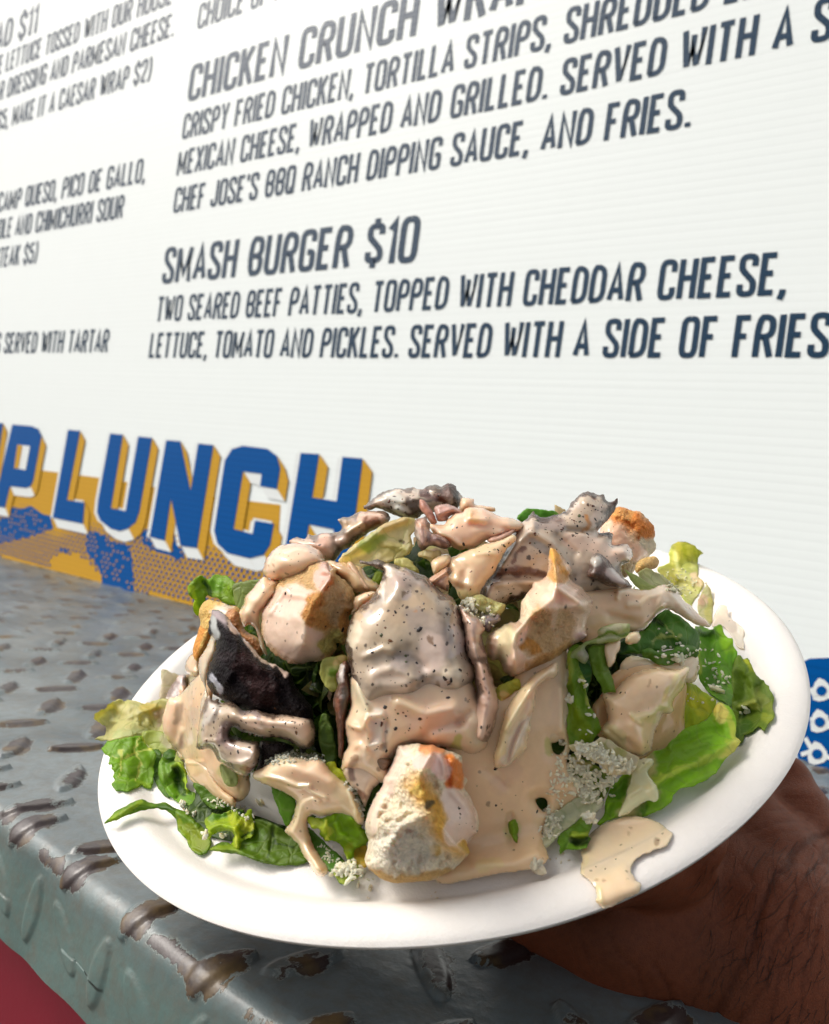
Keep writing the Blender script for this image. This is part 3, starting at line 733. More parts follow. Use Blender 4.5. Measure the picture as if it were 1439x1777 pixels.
def piece(name, z, pts, mat, T=3, w=None, lift=0, conform=.6, back=.7, grad=(0, 0), step=2.3, strokes=(), noise=(0, 300), edge=(1.2, .05), col=(.5, .4, .3), paint=(), wet=1.0, thin=False, frill=0, curl=0,
          holes=(), base='surf', sub=6, cn=.10, seed=None, parent=None, shape=.5, gain=1.0, ridge=None, smooth_n=24, **kw):
    """solid traced on the mound: outline in the frame z, T = half thickness in mm, lift = mm off the mound"""
    global DROP; DROP += 1; seed = DROP if seed is None else seed
    P = crom(zc(z, pts), sub)
    ew = np.stack([P[:, 0] * edge[1], P[:, 1] * edge[1], np.full(len(P), seed * 3.1)], 1)
    P = P + edge[0] * np.stack([vnoise(ew * 2.2, seed) + .6 * vnoise(ew * 6, seed + 1), vnoise(ew * 2.2, seed + 2) + .6 * vnoise(ew * 6, seed + 3)], 1)
    x0, y0 = P.min(0) - step * 2; x1, y1 = P.max(0) + step * 2
    gx, gy = np.meshgrid(np.arange(x0, x1, step), np.arange(y0, y1, step)); shp = gx.shape
    X, Y = gx.ravel().copy(), gy.ravel().copy()
    d, qx, qy, ins = poly_sd(X, Y, P)
    for hz, hp in holes:
        Hh = crom(zc(hz, hp), 5); d2, ax, ay, i2 = poly_sd(X, Y, Hh)
        m = (d2 < d) | i2; d = np.where(i2, d2, np.minimum(d, d2)); qx[m] = ax[m]; qy[m] = ay[m]; ins &= ~i2
    I = ins.reshape(shp); near = np.zeros(shp, bool)
    dil = I.copy()
    for a in (-1, 0, 1):
        for b_ in (-1, 0, 1): dil |= np.roll(np.roll(I, a, 0), b_, 1)
    B = (dil & ~I).ravel(); X[B] = qx[B]; Y[B] = qy[B]; d[B] = 0
    use = dil.ravel()
    cxp, cyp = P.mean(0)
    W_ = w if w is not None else max(d[use].max(), 1)
    t = np.clip(d / W_, 0, 1); prof_ = (1 - (1 - t) ** 2) ** shape
    if ridge:                                         # faceted solid: faces rise from the outline to a broken ridge line
        dr = np.min([seg_dist(X, Y, zc(rz, rp)) for rz, rp in ridge], 0); prof_ = .8 * (d / (d + dr + 1e-6)) ** .95 + .2 * np.clip(d / 9, 0, 1) ** .5
    pg = np.where(use & ~B, prof_, 0).reshape(shp); mk = (use & ~B).reshape(shp)
    for _ in range(0 if thin else 2 if ridge else int(min(14, W_ / step * .9))):      # soften the ridges of the distance field
        q_ = np.pad(pg, 1); pg = np.where(mk, (q_[:-2, 1:-1] + q_[2:, 1:-1] + q_[1:-1, :-2] + q_[1:-1, 2:] + 4 * pg) / 8, 0)
    if not thin: prof_ = pg.ravel() * (prof_.max() / max(pg.max(), 1e-6)) ** .5
    u = np.stack([X, Y, np.full(len(X), seed * 17.0)], 1)
    if base == 'plate':
        sg = plate_depth(X, Y).reshape(shp)
        for _ in range(260):
            pg = np.pad(sg, 1, 'edge'); sg = (pg[:-2, 1:-1] + pg[2:, 1:-1] + pg[1:-1, :-2] + pg[1:-1, 2:]) / 4
        D0 = sg.ravel()
    else:
        sf = surf_depth
        s0 = float(np.median(sf(P[:, 0] * .5 + cxp * .5, P[:, 1] * .5 + cyp * .5)))
        s_all = sf(X, Y); s_all = np.clip(s_all, s0 - .03, s0 + .03)
        sg = s_all.reshape(shp)
        for _ in range(smooth_n):
            pg = np.pad(sg, 1, 'edge'); sg = (pg[:-2, 1:-1] + pg[2:, 1:-1] + pg[1:-1, :-2] + pg[1:-1, 2:]) / 4
        D0 = s0 + conform * (sg.ravel() - s0)
    D0 = D0 - lift / 1000 + (grad[0] * (X - cxp) + grad[1] * (Y - cyp)) / 100000
    px_m = D0.mean() / F                               # metres per pixel here
    und = np.zeros(len(X))
    for st in strokes:
        sz, sp, sw_, sa = st
        ds = seg_dist(X + 2 * vnoise(u * .03, seed + 5), Y + 2 * vnoise(u * .03, seed + 6), zc(sz, sp) if len(sp) > 1 else zc(sz, sp) * 2); und += .8 * sa / 1000 * np.exp(-(ds / sw_) ** 2)
    nz = fbm(np.stack([X * px_m, Y * px_m, u[:, 2]], 1), noise[1], 2 if mat is M_sauce else 4, seed) * noise[0] / 1000 * (.55 if mat in (M_sauce, M_steak) else 1)
    if thin:
        fr_ = .75 * frill / 1000 * vnoise(u * .055, seed + 9) * (.35 + 1.3 * (1 - t)) + frill / 4500 * vnoise(u * .14, seed + 10)
        und = und + fr_ + curl / 1000 * (1 - t) ** 2 + nz
        th = .00055 * np.sqrt(np.clip(d / 3, 0, 1)); front = D0 - und - th; backd = D0 - und + th * .4
        edge_d = D0 - und
    else:
        e = np.clip(d / (W_ * .35), 0, 1)
        hgt = T / 1000 * prof_ + (und + nz) * e
        front = D0 - hgt; backd = D0 + back * T / 1000 * prof_; edge_d = D0
    pd = plate_depth(X, Y); q = ray(X, Y) * pd[:, None] - PC; onp = np.hypot(q @ PU, q @ PV) < .116
    lim_ = np.where(onp, pd - .0002, 9)
    front = np.minimum(front, lim_ - .0006); backd = np.minimum(backd, lim_); edge_d = np.minimum(edge_d, lim_)
    backd = np.maximum(backd, front + .0002)
    front[B] = edge_d[B]
    # colours
    C = np.tile(np.array(col, float), (len(X), 1)); Wt = np.full(len(X), float(wet))
    C *= (1 + cn * fbm(np.stack([X, Y, u[:, 2]], 1), .02, 3, seed + 20))[:, None]
    wxp = X + 7 * vnoise(u * .05, seed + 30) + 3 * vnoise(u * .15, seed + 32); wyp = Y + 7 * vnoise(u * .05, seed + 31) + 3 * vnoise(u * .15, seed + 33)
    for pt in paint:
        pz, pp, r0, pc = pt[:4]; pw = pt[4] if len(pt) > 4 else None; soft = pt[5] if len(pt) > 5 else .35
        pp = zc(pz, pp)
        if len(pp) > 3 and r0 <= 0:
            dd, _, _, i_ = poly_sd(wxp, wyp, np.array(pp)); dd = np.where(i_, -dd, dd); r1 = 6 - r0; a = np.clip(.5 - dd / r1, 0, 1)
        else:
            dd = seg_dist(wxp, wyp, pp if len(pp) > 1 else pp * 2); a = np.clip((r0 * (1 + soft) - dd) / (2 * soft * r0), 0, 1)
        a = a * a * (3 - 2 * a)
        if pc is not None: C = C * (1 - a[:, None]) + np.array(pc) * a[:, None]
        if pw is not None: Wt = Wt * (1 - a) + pw * a
    if mat is M_bread:                                # open crumb holes where no dressing covers it
        pn = fbm(np.stack([X * px_m, Y * px_m, u[:, 2] * .01], 1), 620, 2, seed + 60)
        front = front + np.where(B, 0, np.clip(pn - .08, 0, .5) * .0028 * np.clip(1 - 1.6 * Wt, 0, 1) * np.clip(d / 8, 0, 1))
        front = np.minimum(front, backd - .0002 * (~B)) if False else front
    # vertices
    idF = -np.ones(len(X), int); idF[use] = np.arange(use.sum()); inner = use & ~B
    idB = idF.copy(); idB[inner] = use.sum() + np.arange(inner.sum())
    Vf = wpt(X[use], Y[use], front[use]); Vb = wpt(X[inner], Y[inner], backd[inner])
    V = np.concatenate([Vf, Vb])
    r_, c_ = shp; gi = np.arange(len(X)).reshape(shp)
    q4 = np.stack([gi[:-1, :-1], gi[1:, :-1], gi[1:, 1:], gi[:-1, 1:]], -1).reshape(-1, 4)
    ok = use[q4].all(1) & (~B[q4]).any(1)
    q4 = q4[ok]
    Fc = np.concatenate([idF[q4], idB[q4][:, ::-1]]).tolist()
    fcs = []
    for f in Fc:
        g_ = []
        for v in f:
            if v not in g_: g_.append(v)
        if len(g_) > 2: fcs.append(g_)
    if mat in (M_steak,) and name != 'meat_shred':      # crust showing at the cut edges and through thin dressing
        nn = fbm(np.stack([X, Y, u[:, 2]], 1), .055, 3, seed + 40); n3 = fbm(np.stack([X, Y, u[:, 2]], 1), .022, 3, seed + 44)
        C = C * (1 - .3 * Wt[:, None]) + np.array((.60, .42, .26)) * .3 * Wt[:, None]
        a = np.clip((nn + .34 * min(1, W_ / 30) - d / 17) * 5, 0, 1) [:, None] * min(1, W_ / 30); C = C * (1 - .9 * a) + np.array((.05, .022, .013)) * .9 * a; Wt = Wt * (1 - .6 * a[:, 0])
        a = np.clip((n3 + nn * .5 - .08) * 3, 0, 1)[:, None] * .55; C = C * (1 - a) + np.array((.15, .125, .10)) * a
    if mat is M_sauce: C = C * .55 + np.array((.69, .455, .255)) * .45
    if mat is not M_leaf: C = C * (1 + .24 * Wt)[:, None]
    C = C * gain; C = np.concatenate([C[use], C[inner]]); Wt = np.concatenate([Wt[use], Wt[inner]])
    return mesh_obj(name, V, fcs, mat, parent, col=np.clip(C, .002, .95), wet=np.clip(Wt, 0, 1), **kw)

# base colours (albedo)
SC = (.66, .44, .26); SP = (.65, .40, .26); SG = (.42, .36, .29); SO = (.53, .42, .28)     # dressing: cream, pinkish over meat, greyed over char, olive over leaf
CH = (.020, .015, .015); BR = (.085, .028, .018); PK = (.43, .24, .18)                          # char, brown crust, cut meat
GD = (.05, .13, .010); GM = (.15, .30, .018); GL = (.30, .47, .045); GY = (.55, .58, .16); GP = (.66, .66, .38); GW = (.70, .66, .50)
CR = (.72, .55, .33); TO = (.62, .27, .06); OR = (.70, .22, .035)                               # crumb, toast, orange crust
LT = 'lettuce leaf'
def leaf(z, pts, label, col=GM, **kw):
    kw.setdefault('frill', 1.2); kw.setdefault('wet', 0); kw.setdefault('edge', (1.6, .06)); kw.setdefault('conform', .5); kw.setdefault('cn', .25)
    g_ = kw.get('col', col); kw.setdefault('gain', np.array([1.65, 1.35, 1.0]) if g_[0] < .4 else np.array([1.0, 1.02, 1.1]))
    return piece(kw.pop('name', 'lettuce_leaf'), z, pts, M_leaf, thin=True, col=col, label=label, cat=kw.pop('cat', 'lettuce'), **kw)

# ---- bed of shredded lettuce that fills the mound
def bed():
    OK = np.array([(300, 1230), (400, 1090), (490, 1010), (640, 945), (760, 920), (900, 950), (1040, 950), (1120, 1020), (1240, 1120), (1280, 1230), (1180, 1380), (960, 1490), (700, 1512), (560, 1490), (430, 1430), (330, 1340)])
    V, Fc, C, Wt = [], [], [], []
    r = random.Random(5)
    for i in range(620):
        th = r.uniform(0, 2 * math.pi); ph = math.acos(r.uniform(0.02, 1)); k = r.uniform(.62, .86)
        n = np.array([math.sin(ph) * math.cos(th), math.sin(ph) * math.sin(th), math.cos(ph)])
        c = np.array([n[0] * EA * k * .98, n[1] * EA * k * .98, max(-.015, n[2] * EB * k - .004)])
        s = r.uniform(.007, .014); a = np.cross(n, [r.uniform(-1, 1), r.uniform(-1, 1), r.uniform(-1, 1)]); a /= np.linalg.norm(a) + 1e-9; b_ = np.cross(n, a)
        tilt = r.uniform(-.6, .6); n2 = n * math.cos(tilt) + b_ * math.sin(tilt); b2 = b_ * math.cos(tilt) - n * math.sin(tilt)
        col = np.array(r.choice([GD, GD, GD, GD, GD, (.10, .15, .02)])) * r.uniform(.35, .8)  # greens darkened: shade of the deep gaps is painted into the leaf colour
        if c[2] > .022 and r.random() < .55: col = np.array(r.choice([(.50, .34, .20), (.42, .30, .16), (.36, .30, .12), (.50, .46, .2)])) * r.uniform(.6, 1)
        o = len(V); m = 7; V0 = len(V); cu = r.uniform(-.4, .4); f1, f2 = r.uniform(0, 6), r.uniform(0, 6)
        for p in range(m):
            for q in range(m):
                u = p / (m - 1) * 2 - 1; v = q / (m - 1) * 2 - 1; w_ = .75 + .25 * math.sin(3 * u + f1)
                zz = s * (cu * u * u + .22 * math.sin(4 * v + f2) * abs(u))
                P = c + a * u * s * .7 + b2 * v * s * w_ + n2 * zz
                rr = math.hypot(P[0], P[1])
                if rr > .078: P[2] = max(P[2], -.001)
                P[2] = max(P[2], plate_h(min(rr, .115)) + .001)
                V.append(pl(*P)); C.append(col * (.85 + .3 * r.random())); Wt.append(0)
        hx_, hy_, _ = project(np.array(V[V0:]))
        if not poly_sd(hx_, hy_, OK)[3].all(): del V[V0:], C[V0:], Wt[V0:]; continue
        for p in range(m - 1):
            for q in range(m - 1): Fc.append((o + p * m + q, o + (p + 1) * m + q, o + (p + 1) * m + q + 1, o + p * m + q + 1))
    mesh_obj('lettuce_bed', V, Fc, M_leaf, col=np.array(C), wet=np.array(Wt), label='shredded green lettuce filling the plate under the steak and croutons', cat='lettuce', kind='stuff')
bed()
exec_food = True

# ---- back of the mound
leaf(4, [(700, 100), (715, 55), (745, 25), (790, -5), (850, 18), (905, -12), (990, 5), (1032, 50), (1022, 130), (1045, 200), (970, 190), (910, 150), (870, 145), (835, 135), (822, 200), (800, 250), (770, 275), (742, 225), (750, 165), (720, 140)],
     'small curly bright green lettuce tip at the upper left, before the printed gold band', GM, frill=2.2, lift=1, conform=.2, paint=[(4, [(900, 60)], 14, (.16, .38, .03)), (4, [(740, 60), (770, 250)], 5, GL), (4, [(820, 30), (850, 130)], 4, (.035, .11, .01))], strokes=[(4, [(820, 20), (850, 140)], 5, -1.6), (4, [(930, 40), (910, 140)], 6, 1.6)])
leaf(4, [(1015, 60), (1080, 40), (1180, 20), (1250, 10), (1200, 90), (1120, 170), (1090, 230), (1040, 220)], 'dull green lettuce stem running behind the drizzled crouton at the upper left', (.16, .25, .09), frill=.4, lift=-1, conform=.2)
leaf(3, [(310, 318), (335, 280), (360, 256), (400, 250), (450, 253), (520, 262), (585, 270), (600, 330), (480, 360), (380, 360)], 'small smooth green leaf peeking out behind the top right steak', (.09, .30, .04), frill=.4, lift=-6, conform=.1)
leaf(3, [(568, 222), (600, 240), (650, 268), (640, 320), (590, 320), (572, 270)], 'tiny cream leaf tip standing behind the top right steak', (.62, .50, .30), frill=.3, lift=-5, conform=.1)
leaf(0, [(900, 925), (960, 905), (1030, 930), (1080, 990), (1040, 1050), (960, 1060), (900, 1010)], 'hidden pale leaf under the top right steak', GY, lift=-4, frill=1)

# back right crouton
crB = piece('crouton', 3, [(985, 245), (1040, 245), (1100, 262), (1160, 270), (1195, 300), (1245, 350), (1268, 400), (1262, 450), (1275, 500), (1262, 550), (1225, 590), (1160, 640), (1080, 720), (1000, 700), (930, 600), (880, 480), (880, 400), (930, 320)], M_bread,
      T=9, w=34, lift=-4, conform=.2, noise=(1.2, 260), edge=(2.2, .09), col=(.66, .52, .33), wet=.15, shape=.5,
      paint=[(3, [(1030, 290), (1120, 330), (1200, 390)], 22, OR, 0, .5), (3, [(1000, 270), (1080, 290)], 12, (.66, .30, .08), 0), (3, [(920, 430), (1000, 440), (1060, 520), (1130, 560)], 19, SP, .9), (3, [(1200, 480), (1240, 540)], 9, (.74, .6, .4), 0)],
      label='back right crouton with an orange toasted top, leaning behind the dark steak tip', cat='crouton', group='croutons in the salad')
piece('crouton_fragment', 9, [(420, 230), (470, 195), (540, 180), (572, 210), (560, 260), (500, 280), (440, 300), (410, 280)], M_bread, T=4, w=14, lift=-2, conform=.3, noise=(1.2, 300), col=(.60, .38, .13), wet=.1, label='small browned crouton scrap between the back crouton and the yellow leaf', cat='crouton')

# yellow leaves at the right back
leaf(9, [(645, 165), (665, 110), (700, 84), (745, 78), (790, 92), (840, 130), (882, 150), (852, 190), (845, 260), (850, 320), (885, 355), (862, 430), (815, 500), (790, 545), (740, 470), (660, 380), (580, 300), (560, 265), (615, 238), (650, 220)],
     'upright pale yellow lettuce leaf at the right back of the mound', (.60, .62, .17), frill=1.3, lift=0, conform=.3, cn=.3, paint=[(9, [(700, 110), (690, 200)], 9, (.85, .82, .35)), (9, [(640, 300), (740, 360), (800, 440)], 14, (.68, .66, .28)), (9, [(780, 110), (800, 250)], 6, (.72, .72, .3)), (9, [(830, 330), (860, 370)], 7, (.75, .62, .38))],
     strokes=[(9, [(700, 100), (720, 300)], 5, 1.6), (9, [(790, 130), (800, 400)], 5, -1.4), (9, [(600, 270), (720, 330)], 5, 1.2)])
leaf(9, [(340, 280), (370, 290), (430, 320), (520, 380), (600, 400), (560, 440), (470, 430), (400, 380)], 'thin yellow-green leaf edge tucked below the back crouton', (.50, .56, .20), lift=1, frill=.6)
leaf(9, [(430, 300), (480, 265), (560, 290), (620, 330), (700, 400), (740, 450), (660, 450), (560, 430), (470, 370)], 'crumbled yellow-green leaf with dressing beside the upright yellow leaf', (.58, .56, .30), lift=2, frill=1.6, paint=[(9, [(500, 300), (600, 380)], 8, GP)])
leaf(9, [(905, 375), (935, 415), (955, 500), (945, 600), (935, 660), (890, 650), (850, 580), (845, 500), (870, 440)], 'narrow cream leaf piece at the right edge below the yellow leaf', (.64, .60, .33), lift=1, frill=.6, paint=[(9, [(930, 500), (930, 640)], 5, (.62, .58, .2)), (9, [(870, 500)], 10, (.62, .45, .3))])
piece('dressing_smear', 9, [(985, 540), (1010, 515), (1045, 530), (1055, 590), (1110, 640), (1165, 700), (1160, 780), (1170, 830), (1110, 800), (1080, 740), (1010, 660), (950, 670), (960, 600)], M_sauce, T=.25, w=10, lift=.05, base='plate', back=.05, col=(.72, .60, .47), label='thin orange dressing smear on the inner right wall of the plate', cat='dressing')

# back steak, top
ST = 'steak slices in the salad'
topst = piece('steak_slice', 2, [(148, 290), (190, 250), (240, 210), (300, 168), (380, 142), (470, 130), (560, 126), (640, 138), (690, 112), (740, 104), (790, 116), (835, 92), (880, 96), (920, 120), (935, 160), (968, 195), (972, 225), (940, 290), (880, 320), (800, 300), (720, 330), (640, 350), (600, 380), (520, 390), (440, 365), (380, 345), (270, 300), (200, 310)], M_steak,
      T=6, w=26, lift=0, conform=.15, noise=(1.0, 260), col=(.33, .29, .24), wet=1, edge=(1.6, .1),
      paint=[(2, [(300, 190), (420, 160), (560, 150)], 12, (.46, .40, .35), 1), (2, [(820, 190), (870, 150), (900, 110)], 15, (.11, .02, .012), .2), (2, [(940, 190), (930, 260)], 7, CH, .1), (2, [(650, 150), (720, 180), (780, 200)], 6, (.10, .05, .045), .2), (2, [(520, 215), (600, 230), (720, 220)], 6, (.07, .06, .06), .6), (2, [(560, 250), (590, 320)], 8, (.06, .05, .05), .5), (2, [(390, 330), (450, 350)], 4, CH, .5), (2, [(380, 220), (440, 280)], 12, (.55, .58, .54), 1)],
      strokes=[(2, [(330, 210), (470, 235), (600, 220)], 5, 1.0), (2, [(640, 140), (750, 210), (830, 260)], 5, -1.2), (2, [(860, 110), (900, 200)], 5, 1.2), (2, [(430, 300), (520, 360)], 6, 1.2)],
      label='topmost grey dressed steak slice with a dark red charred corner, at the mound top', cat='steak', group=ST)
piece('steak_slice', 1, [(585, 580), (600, 560), (650, 538), (720, 552), (740, 515), (790, 525), (860, 505), (930, 498), (1005, 492), (1022, 450), (990, 395), (1030, 372), (1080, 372), (1140, 340), (1200, 325), (1290, 320), (1400, 330), (1420, 400), (1330, 460), (1250, 500), (1160, 560), (1090, 620), (1020, 660), (960, 740), (880, 740), (780, 680), (640, 620)], M_steak,
      T=6, w=24, lift=1, conform=.2, noise=(.9, 260), col=(.54, .35, .26), wet=.85, edge=(1.4, .12),
      paint=[(1, [(1230, 390), (1290, 420)], 9, (.22, .07, .03), .5), (1, [(1240, 430), (1200, 470)], 9, (.20, .08, .04), .5), (1, [(1060, 600), (1140, 560)], 8, (.20, .09, .05), .6), (1, [(1030, 400), (1060, 460), (1150, 420)], 9, (.58, .40, .24), .9), (1, [(740, 520)], 6, (.68, .45, .15), .6), (1, [(900, 560), (820, 580)], 18, (.56, .33, .26), 1)],
      strokes=[(1, [(1040, 480), (1060, 380)], 5, 1.6), (1, [(1060, 500), (1200, 420)], 5, 1.4), (1, [(1010, 480), (960, 560), (1000, 640)], 5, -1.6), (1, [(700, 560), (860, 620)], 8, 1.4)],
      label='pinkish shredded meat at the upper left of the mound, in front of the blue letters', cat='steak', group=ST)
leaf(2, [(-40, 700), (20, 640), (90, 585), (150, 548), (220, 500), (300, 440), (350, 410), (420, 385), (480, 372), (560, 380), (590, 400), (592, 470), (545, 520), (556, 600), (550, 640), (510, 690), (440, 715), (360, 745), (240, 765), (120, 790), (30, 790), (-50, 750)],
     'pale yellow-green lettuce rib with a blunt cut end, near the top left of the mound', (.78, .72, .44), frill=.8, lift=5, conform=.3, cn=.12, gain=np.array([1.05, 1.02, 1.0]), paint=[(2, [(170, 610), (290, 560)], 13, (.46, .54, .17)), (2, [(350, 640), (430, 650)], 14, (.66, .60, .26)), (2, [(450, 565)], 3.2, (.12, .07, .03)), (2, [(300, 450), (500, 400)], 9, (.74, .62, .36))],
     strokes=[(2, [(0, 690), (150, 580), (320, 450), (500, 390)], 8, 2.5), (2, [(40, 740), (300, 620)], 8, -1.2), (2, [(330, 600), (520, 640)], 6, 1.2)])
leaf(2, [(400, 725), (480, 712), (540, 730), (580, 770), (610, 830), (560, 830), (480, 800), (420, 770)], 'small yellow leaf scrap under the cut end of the pale rib', (.62, .56, .2), lift=4, frill=.6)
leaf(7, [(370, 160), (400, 130), (440, 150), (430, 210), (400, 250), (360, 230)], 'bit of green leaf in the gap left of the big steak tip', (.16, .26, .02), lift=-1, frill=.4)
piece('steak_slice', 1, [(880, 740), (1000, 740), (1100, 760), (1180, 780), (1240, 860), (1330, 940), (1320, 1010), (1200, 1000), (1120, 1000), (1060, 920), (960, 840)], M_sauce, T=5, w=22, lift=1, conform=.4, noise=(.8, 220), col=(.52, .38, .22), wet=1, paint=[(1, [(980, 790), (1060, 830)], 12, (.22, .12, .05)), (1, [(1290, 840)], 9, (.2, .24, .04))],
      label='dressed scrap of meat in the gap between the drizzled crouton and the big steak', cat='steak', group=ST)
piece('steak_slice', 2, [(580, 400), (610, 380), (650, 375), (672, 362), (680, 400), (705, 430), (700, 480), (725, 500), (790, 520), (850, 560), (880, 610), (820, 640), (760, 620), (700, 610), (650, 652), (620, 640), (600, 600), (580, 540), (572, 470)], M_steak,
      T=5, w=20, lift=9, conform=.3, noise=(1.0, 300), col=(.36, .23, .205), wet=.7, paint=[(2, [(620, 420), (640, 400)], 8, (.55, .30, .2), .5), (2, [(720, 540), (820, 600)], 8, (.13, .06, .06), .4), (2, [(600, 420), (600, 560)], 3, (.45, .40, .38), .8)], strokes=[(2, [(690, 460), (690, 640)], 5, -2.5), (2, [(730, 520), (860, 580)], 5, 1.4)],
      label='purplish grey nub of cooked meat beside the blunt end of the pale rib', cat='steak', group=ST)
piece('meat_shred', 2, [(612, 240), (640, 225), (690, 270), (720, 320), (750, 380), (762, 420), (720, 430), (690, 400), (660, 350), (622, 300)], M_steak, T=2.5, w=8, lift=8, conform=.2, noise=(.6, 320), col=(.42, .19, .13), wet=.5, label='thin upright reddish shred of meat at the top of the mound', cat='meat')
piece('meat_shred', 2, [(730, 300), (780, 270), (860, 265), (920, 290), (970, 320), (960, 350), (900, 345), (860, 370), (840, 400), (770, 405), (745, 350)], M_steak, T=3.2, w=10, lift=7, conform=.2, noise=(.8, 320), col=(.42, .24, .19), wet=.6, strokes=[(2, [(760, 350), (900, 300)], 3, 1.2), (2, [(780, 390), (880, 340)], 3, -1.2)], label='folded shred of pink meat below the dark red charred corner', cat='meat')
piece('steak_slice', 2, [(690, 430), (760, 425), (820, 425), (850, 385), (900, 350), (960, 330), (1000, 305), (1050, 288), (1110, 296), (1170, 300), (1235, 340), (1330, 375), (1439, 400), (1480, 430), (1460, 480), (1390, 510), (1300, 535), (1230, 560), (1160, 570), (1100, 610), (1050, 640), (1000, 645), (920, 640), (850, 590), (760, 550), (720, 490)], M_sauce,
      T=6, w=26, lift=6, conform=.3, noise=(.7, 180), col=(.64, .42, .32), wet=1, paint=[(2, [(1050, 320), (1060, 370)], 10, (.60, .36, .2)), (2, [(1380, 430), (1439, 440)], 7, SG), (2, [(900, 400), (860, 440)], 14, (.68, .46, .34)), (2, [(1230, 560), (1350, 500)], 9, (.60, .34, .28))],
      strokes=[(2, [(1040, 300), (1040, 380), (1160, 400)], 6, 1.6), (2, [(1060, 430), (1200, 440), (1330, 470)], 7, -1.2), (2, [(730, 490), (860, 540), (1000, 630)], 5, 1.4), (2, [(1180, 570), (1300, 510)], 6, 1.4)],
      label='pink dressing-coated meat slice at the top centre between the two grey steaks', cat='steak', group=ST)
piece('steak_slice', 2, [(955, 250), (975, 212), (1040, 212), (1068, 225), (1075, 258), (1140, 275), (1240, 290), (1242, 322), (1180, 330), (1080, 320), (1000, 330), (950, 320)], M_sauce, T=4, w=16, lift=1, conform=.1, noise=(.7, 260), col=(.60, .37, .27), wet=1, label='small dressed meat tip on the skyline right of the dark red charred corner', cat='steak', group=ST)
piece('dressed_leaf', 2, [(870, 715), (940, 680), (1010, 650), (1090, 625), (1180, 590), (1290, 560), (1390, 520), (1420, 560), (1340, 640), (1290, 730), (1240, 830), (1200, 880), (1140, 960), (1110, 1020), (1060, 1080), (990, 1080), (940, 1040), (920, 980), (880, 930), (855, 880), (870, 830), (850, 780)], M_sauce,
      T=4, w=28, lift=4, conform=.4, noise=(.5, 160), col=(.60, .44, .29), wet=1, paint=[(2, [(1090, 680), (1300, 660)], 16, (.58, .47, .30)), (2, [(1080, 1060), (1000, 1040)], 14, (.50, .46, .20)), (2, [(900, 860), (1000, 900)], 12, (.62, .43, .27))],
      strokes=[(2, [(1080, 670), (1200, 665), (1290, 680)], 5, .9), (2, [(900, 720), (1000, 800), (980, 950)], 8, -1.2), (2, [(870, 900), (1050, 940)], 7, .9)],
      label='smooth peach dressing-covered leaf in the hollow at the mound centre', cat='lettuce')
piece('meat_shred', 2, [(690, 890), (740, 850), (800, 815), (845, 785), (882, 800), (885, 835), (862, 870), (860, 930), (850, 985), (800, 970), (740, 940), (700, 925)], M_steak, T=3, w=12, lift=9, conform=.3, noise=(.6, 300), col=(.47, .27, .17), wet=.75, paint=[(2, [(860, 800), (870, 840)], 4, (.10, .05, .03), .3), (2, [(850, 980)], 6, (.09, .06, .05), .4)],
      strokes=[(2, [(720, 890), (840, 810)], 2.5, -.9), (2, [(760, 920), (850, 850)], 2.5, -.9), (2, [(740, 900), (845, 830)], 2.5, .9)], label='fan of brown meat fibres just above the right shoulder of the big steak', cat='meat')
leaf(2, [(600, 670), (640, 650), (720, 650), (790, 660), (790, 720), (740, 720), (730, 780), (700, 740), (650, 710), (610, 700)], 'ragged little yellow leaf crumb in the central hollow', (.62, .50, .24), lift=7, frill=1)
piece('dressed_leaf', 2, [(710, 720), (780, 690), (860, 680), (880, 720), (850, 780), (780, 830), (730, 850), (715, 790)], M_sauce, T=3, w=14, lift=5, col=(.60, .45, .29), label='small dressed scrap above the brown meat fibres', cat='lettuce')

